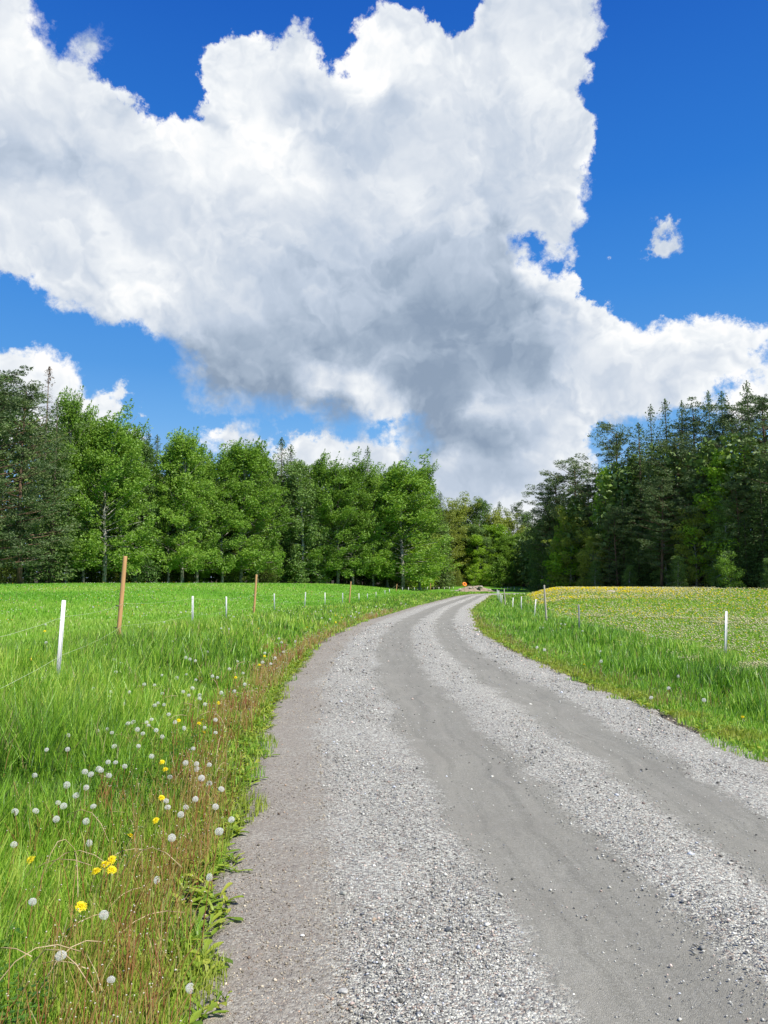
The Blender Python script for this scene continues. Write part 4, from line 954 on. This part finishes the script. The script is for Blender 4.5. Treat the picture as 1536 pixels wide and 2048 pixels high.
for ring, (k_, L_, el_, z_) in enumerate([(22, .021, .12, 0), (20, .018, .4, .0015), (16, .014, .75, .003), (10, .009, 1.15, .004)]):
    for q in range(k_):
        a_ = q * 6.283 / k_ + ring * .15 + rng.normal(0, .05); L = L_ * rng.uniform(.88, 1.08); w_ = .0019
        e = np.array([math.cos(a_), math.sin(a_), 0]); p_ = np.array([-e[1], e[0], 0]); el2 = el_ + rng.normal(0, .08)
        b0 = e * .002 + [0, 0, z_]; m1 = e * (L * .6 * math.cos(el2)) + [0, 0, z_ + L * .6 * math.sin(el2)]; t1 = e * (L * math.cos(el2 - .2)) + [0, 0, z_ + L * math.sin(el2 - .2)]
        Vs += [b0 - p_ * w_ * .5, b0 + p_ * w_ * .5, m1 + p_ * w_, m1 - p_ * w_, t1 + p_ * w_ * .8, t1 - p_ * w_ * .8]; Fs += [[o_, o_+1, o_+2, o_+3], [o_+3, o_+2, o_+4, o_+5]]; o_ += 6
FLOWER = make_mesh('flower_head', np.array(Vs), np.array(Fs), petal_m)
v, f = tube(np.array([[0, 0, -.012], [0, 0, -.009], [0, 0, -.002], [0, 0, .001]]), np.array([.002, .0055, .0065, .005]), 8); SEP = make_mesh('sepals', v, f, bud_m, smooth=True)
CK = [(0,1,1),(0,2,1)]
def dandelion(px_, py_, h, kind, label, group, size=1., var=0):
    x, y, z = spot(px_, py_, h); a_ = random.uniform(-.9, .9) + (0 if random.random() < .8 else 3)
    bx_, by_ = x - BEND * math.cos(a_), y - BEND * math.sin(a_); g_ = float(ter(bx_, by_)) - .01; hh_ = z - g_
    r = root('dandelion_clock' if kind == 'c' else 'dandelion', (bx_, by_, g_), label, 'dandelion', group, a_)
    lod = max(1., math.hypot(x, y) / 7) ** .4
    s = link('stem', STEMS[1 if 'red stalk' in label else var % 3] if kind == 'c' else STEMS[2], r); s.scale = (1, 1, hh_)
    if kind == 'c':
        o = link('seed_head', HEADS[4 if any(q in label for q in ('half blown', 'tattered', 'withered', 'ragged')) else (2 if 'airy' in label else [0, 1, 3, 0, 1, 2, 3][var % 7])], r, (BEND, 0, hh_ + .004)); o.scale = (size * lod * .95, size * lod * .95, size * lod * random.uniform(.72, 1.)); c = link('core', CORE, o); o.rotation_euler = (random.uniform(-.5, .5), random.uniform(-.5, .5), random.uniform(0, 6))
    else:
        o = link('flower_head', FLOWER, r, (BEND, 0, hh_ + .004)); o.scale = (size * lod,) * 3; o.scale = (size * lod * 1.05,) * 3; o.rotation_euler = (random.uniform(.2, .7), random.uniform(-.3, .3), 0); link('sepals', SEP, o)
    return r
K = 2.7375
CL = [(255,549,'twin front dandelion clock, left one of the wide pair high at the left'),(370,547,'right one of the wide pair of dandelion clocks high at the left'),(592,617,'left one of two touching dandelion clocks beside the big bent straw'),(632,619,'right one of two touching dandelion clocks beside the big bent straw'),(683,640,None),(540,655,None),(553,662,None),(597,691,None),(465,670,None),(497,684,None),(366,743,None),(472,757,None),(417,800,None),(318,840,'upper left of two overlapping dandelion clocks above the round white one'),(348,858,'lower right of two overlapping dandelion clocks above the round white one'),(511,860,'dandelion clock with a dark centre right of the overlapping pair'),(196,885,'densest whitest dandelion clock low in the left foreground'),(308,930,'large dandelion clock with a clear seed core straight below the overlapping pair'),(472,942,'airy dandelion clock with brown core right of the largest one'),(82,890,None),(486,1062,'thin ragged dandelion clock under the airy one'),(76,1070,'flattened dandelion clock closest to the left picture edge'),(178,1384,'lone dandelion clock below the yellow flowers near the left edge'),(568,1457,'large nearby dandelion clock under the bright yellow trio'),(333,1680,'nearest blurry white dandelion clock at bottom left'),(862,1265,'half blown dandelion clock on a red stalk right of the yellow trio'),(1045,1860,'grey tattered dandelion clock on red stalks at the gravel edge, lowest'),(608,1812,'small shrivelled white dandelion clock at the bottom'),(1200,998,'dandelion clock leaning out over the gravel edge'),(1267,933,'small dandelion clock just above the one leaning over gravel'),(941,1033,'dandelion clock beside the tall red stalk bundle'),(918,865,'lower one of a vertical pair of dandelion clocks'),(910,830,'upper one of a vertical pair of dandelion clocks'),(930,698,None),(1103,705,None),(1016,621,None),(1076,627,None),(1076,655,None),(1146,632,None),(1058,543,None),(887,478,None),(830,382,None),(758,529,None),(782,460,None),(612,455,None),(589,436,None),(535,446,None),(729,397,None),(700,405,None),(803,398,None),(813,415,None),(752,438,None),(855,442,None),(830,585,None),(1006,431,None),(1180,385,None),(924,355,None),(958,398,None),(898,302,None),(847,305,None),(865,292,None),(889,240,None),(706,232,None),(606,232,None),(600,258,None),(678,298,None),(1054,210,None),(1003,230,None),(1093,250,None),(1093,268,None),(1033,250,None),(1072,165,None),(846,194,None),(790,190,None),(967,155,None),(1330,128,None),(1212,236,None),(1283,227,None),(1122,300,None),(1120,427,None),(1180,455,None),(1340,190,None),(1300,64,None),(1437,68,None),(1482,77,None),(1070,60,None),(1017,43,None),(625,55,None),(662,75,None),(887,140,None),(1163,145,None),(1190,152,None),(1180,862,None),(1070,820,None),(1018,865,None),(990,905,None),(190,690,None),(1150,1250,'brownish withered dandelion clock right at the gravel edge'),(1255,105,None),(1020,135,None),(635,122,None),(625,530,None),(373,470,None),(1147,733,None),(1212,765,None),(511,213,None)]
BANDS = [(110, 'beside the lowest part of the first white post'), (185, 'level with the foot of the first white post'), (262, 'just below the first white post'), (345, 'where the brown stalks begin'), (420, 'in the dense cluster above the bent straws'), (500, 'at the lower rim of the dense cluster'), (640, 'around the biggest bent straw'), (720, 'just above the lower small yellow dandelions'), (830, 'left and right of the thin tall stalks'), (2100, 'among the nearest brown stalks')]
ORDW = ['first', 'second', 'third', 'fourth', 'fifth', 'sixth', 'seventh', 'eighth', 'ninth', 'tenth', 'eleventh', 'twelfth', 'thirteenth', 'fourteenth', 'fifteenth', 'sixteenth']
band = defaultdict(list)
for k, (cx, cy, lb) in enumerate(CL):
    if not lb: band[next(t for b_, t in BANDS if cy < b_)].append((cx, k))
BL = {}
for t_, L in band.items():
    for r_, (cx, k) in enumerate(sorted(L)): BL[k] = f'{ORDW[r_]} small dandelion clock from left {t_}'
for k, (cx, cy, lb) in enumerate(CL):
    px_, py_ = cx / K, 1300 + cy / K
    dandelion(px_, py_, random.uniform(.26, .34) if py_ > 1440 else .3, 'c', lb or BL[k], 'dandelion clocks on the left verge', random.uniform(.78, 1.12) * (.8 if 'shrivelled' in (lb or '') else 1), k if 'dens' not in (lb or '') else 0)
K1 = 2.844
for k, (cx, cy) in enumerate(sorted([(934,1606),(260,1620),(262,1722),(600,1735),(714,1758),(760,1738),(1187,1707),(1030,1550),(1057,1545),(1090,1545),(780,1520),(735,1605),(530,1520),(980,1715),(1400,1645),(1310,1590),(1330,1575)])):
    dandelion(cx / K1, 680 + cy / K1, .28, 'c', f'{(ORDW + ["last"])[k]} tiny dandelion clock from left in the grass between the first fence posts', 'tiny dandelion clocks along the left fence', 1., k)
for k in range(46):
    yy = math.exp(random.uniform(math.log(13), math.log(60))); xx = float(XL(yy)) - random.uniform(.3, 3.2); pxx = 768 + 1538 * xx / yy; pyy = 1172 + (1.55 - float(ter(xx, yy)) - .25) / yy * 1538
    dandelion(pxx, pyy, .25, 'c' if random.random() < .8 else 'y', 'far small dandelion speckling the left verge towards the road bend', 'far dandelions of the left verge', 1.05, k)
YL = [(527,1217,'left and lowest flower of the near yellow dandelion trio'),(574,1180,'middle flower of the near yellow dandelion trio'),(610,1155,'right and highest flower of the near yellow dandelion trio'),(612,1208,'small half hidden yellow dandelion under the near trio'),(445,1408,'orange yellow dandelion low in the grass below the trio'),(714,1022,'single yellow dandelion above and right of the near trio'),(852,938,'double yellow dandelion left of the tall red stalks'),(168,1155,'yellow dandelion closest to the left picture edge'),(905,657,'lower yellow dandelion of two in the verge middle'),(887,616,'upper small yellow dandelion of two in the verge middle'),(885,812,'small yellow dandelion left of the vertical clock pair'),(1117,455,None),(1108,387,None),(1090,404,None),(978,388,None),(1197,292,None),(1290,152,None),(1420,83,None),(1448,35,None),(213,38,None),(170,52,None),(147,3,None)]
YO = {q: r_ for r_, q in enumerate(sorted([(cx, cy) for cx, cy, lb in YL if not lb and cx >= 400]))}; YP = {q: r_ for r_, q in enumerate(sorted([(cx, cy) for cx, cy, lb in YL if not lb and cx < 400]))}
for k, (cx, cy, lb) in enumerate(YL):
    dandelion(cx / K, 1300 + cy / K, .24 if cy > 900 else .26, 'y', lb or (f'{ORDW[YP[(cx, cy)]]} small yellow dandelion from left beside the foot of the first white post' if cx < 400 else f'{ORDW[YO[(cx, cy)]]} small yellow dandelion from left among the brown stalks of the left verge'), 'yellow dandelions on the left verge', 1.15 if cy > 1100 else 1., k)
for (cx, cy, lb) in ((557, 1710, 'yellow dandelion just below the nearest wooden pole'), (255, 1657, 'yellow dandelion left of the first white post, highest of its group')):
    dandelion(cx / K1, 680 + cy / K1, .25, 'y', lb, 'yellow dandelions on the left verge')
RC = [(1408,1401,'largest dandelion clock of the right verge on a brown stalk'),(1337,1377,'dandelion clock left of the largest one on the right verge'),(1302,1396,'fainter dandelion clock furthest left of the lower three at right'),(1201,1303,None),(1202,1323,None),(1357,1353,None),(1305,1273,None),(1089,1245,None),(1080,1256,None),(1086,1256,None),(1122,1248,None),(1130,1249,None),(1121,1257,None),(1105,1262,None),(1107,1271,None),(1089,1300,None),(1074,1295,None),(1140,1236,None),(1165,1262,None),(1240,1290,None)]
RO = {q: r_ for r_, q in enumerate(sorted([(a_, b_) for a_, b_, lb in RC if not lb]))}
for k, (px_, py_, lb) in enumerate(RC):
    dandelion(px_, py_, .31, 'c', lb or f'{(ORDW + ["last"])[RO[(px_, py_)]]} small dandelion clock from left on the right verge', 'dandelion clocks on the right verge', 1., k)
for (px_, py_, lb) in ((1485,1435,'small yellow dandelion low on the right verge under the last post'),(1168,1330,'small yellow dandelion near the gravel edge on the right verge')):
    dandelion(px_, py_, .15, 'y', lb, 'yellow dandelions on the right verge')
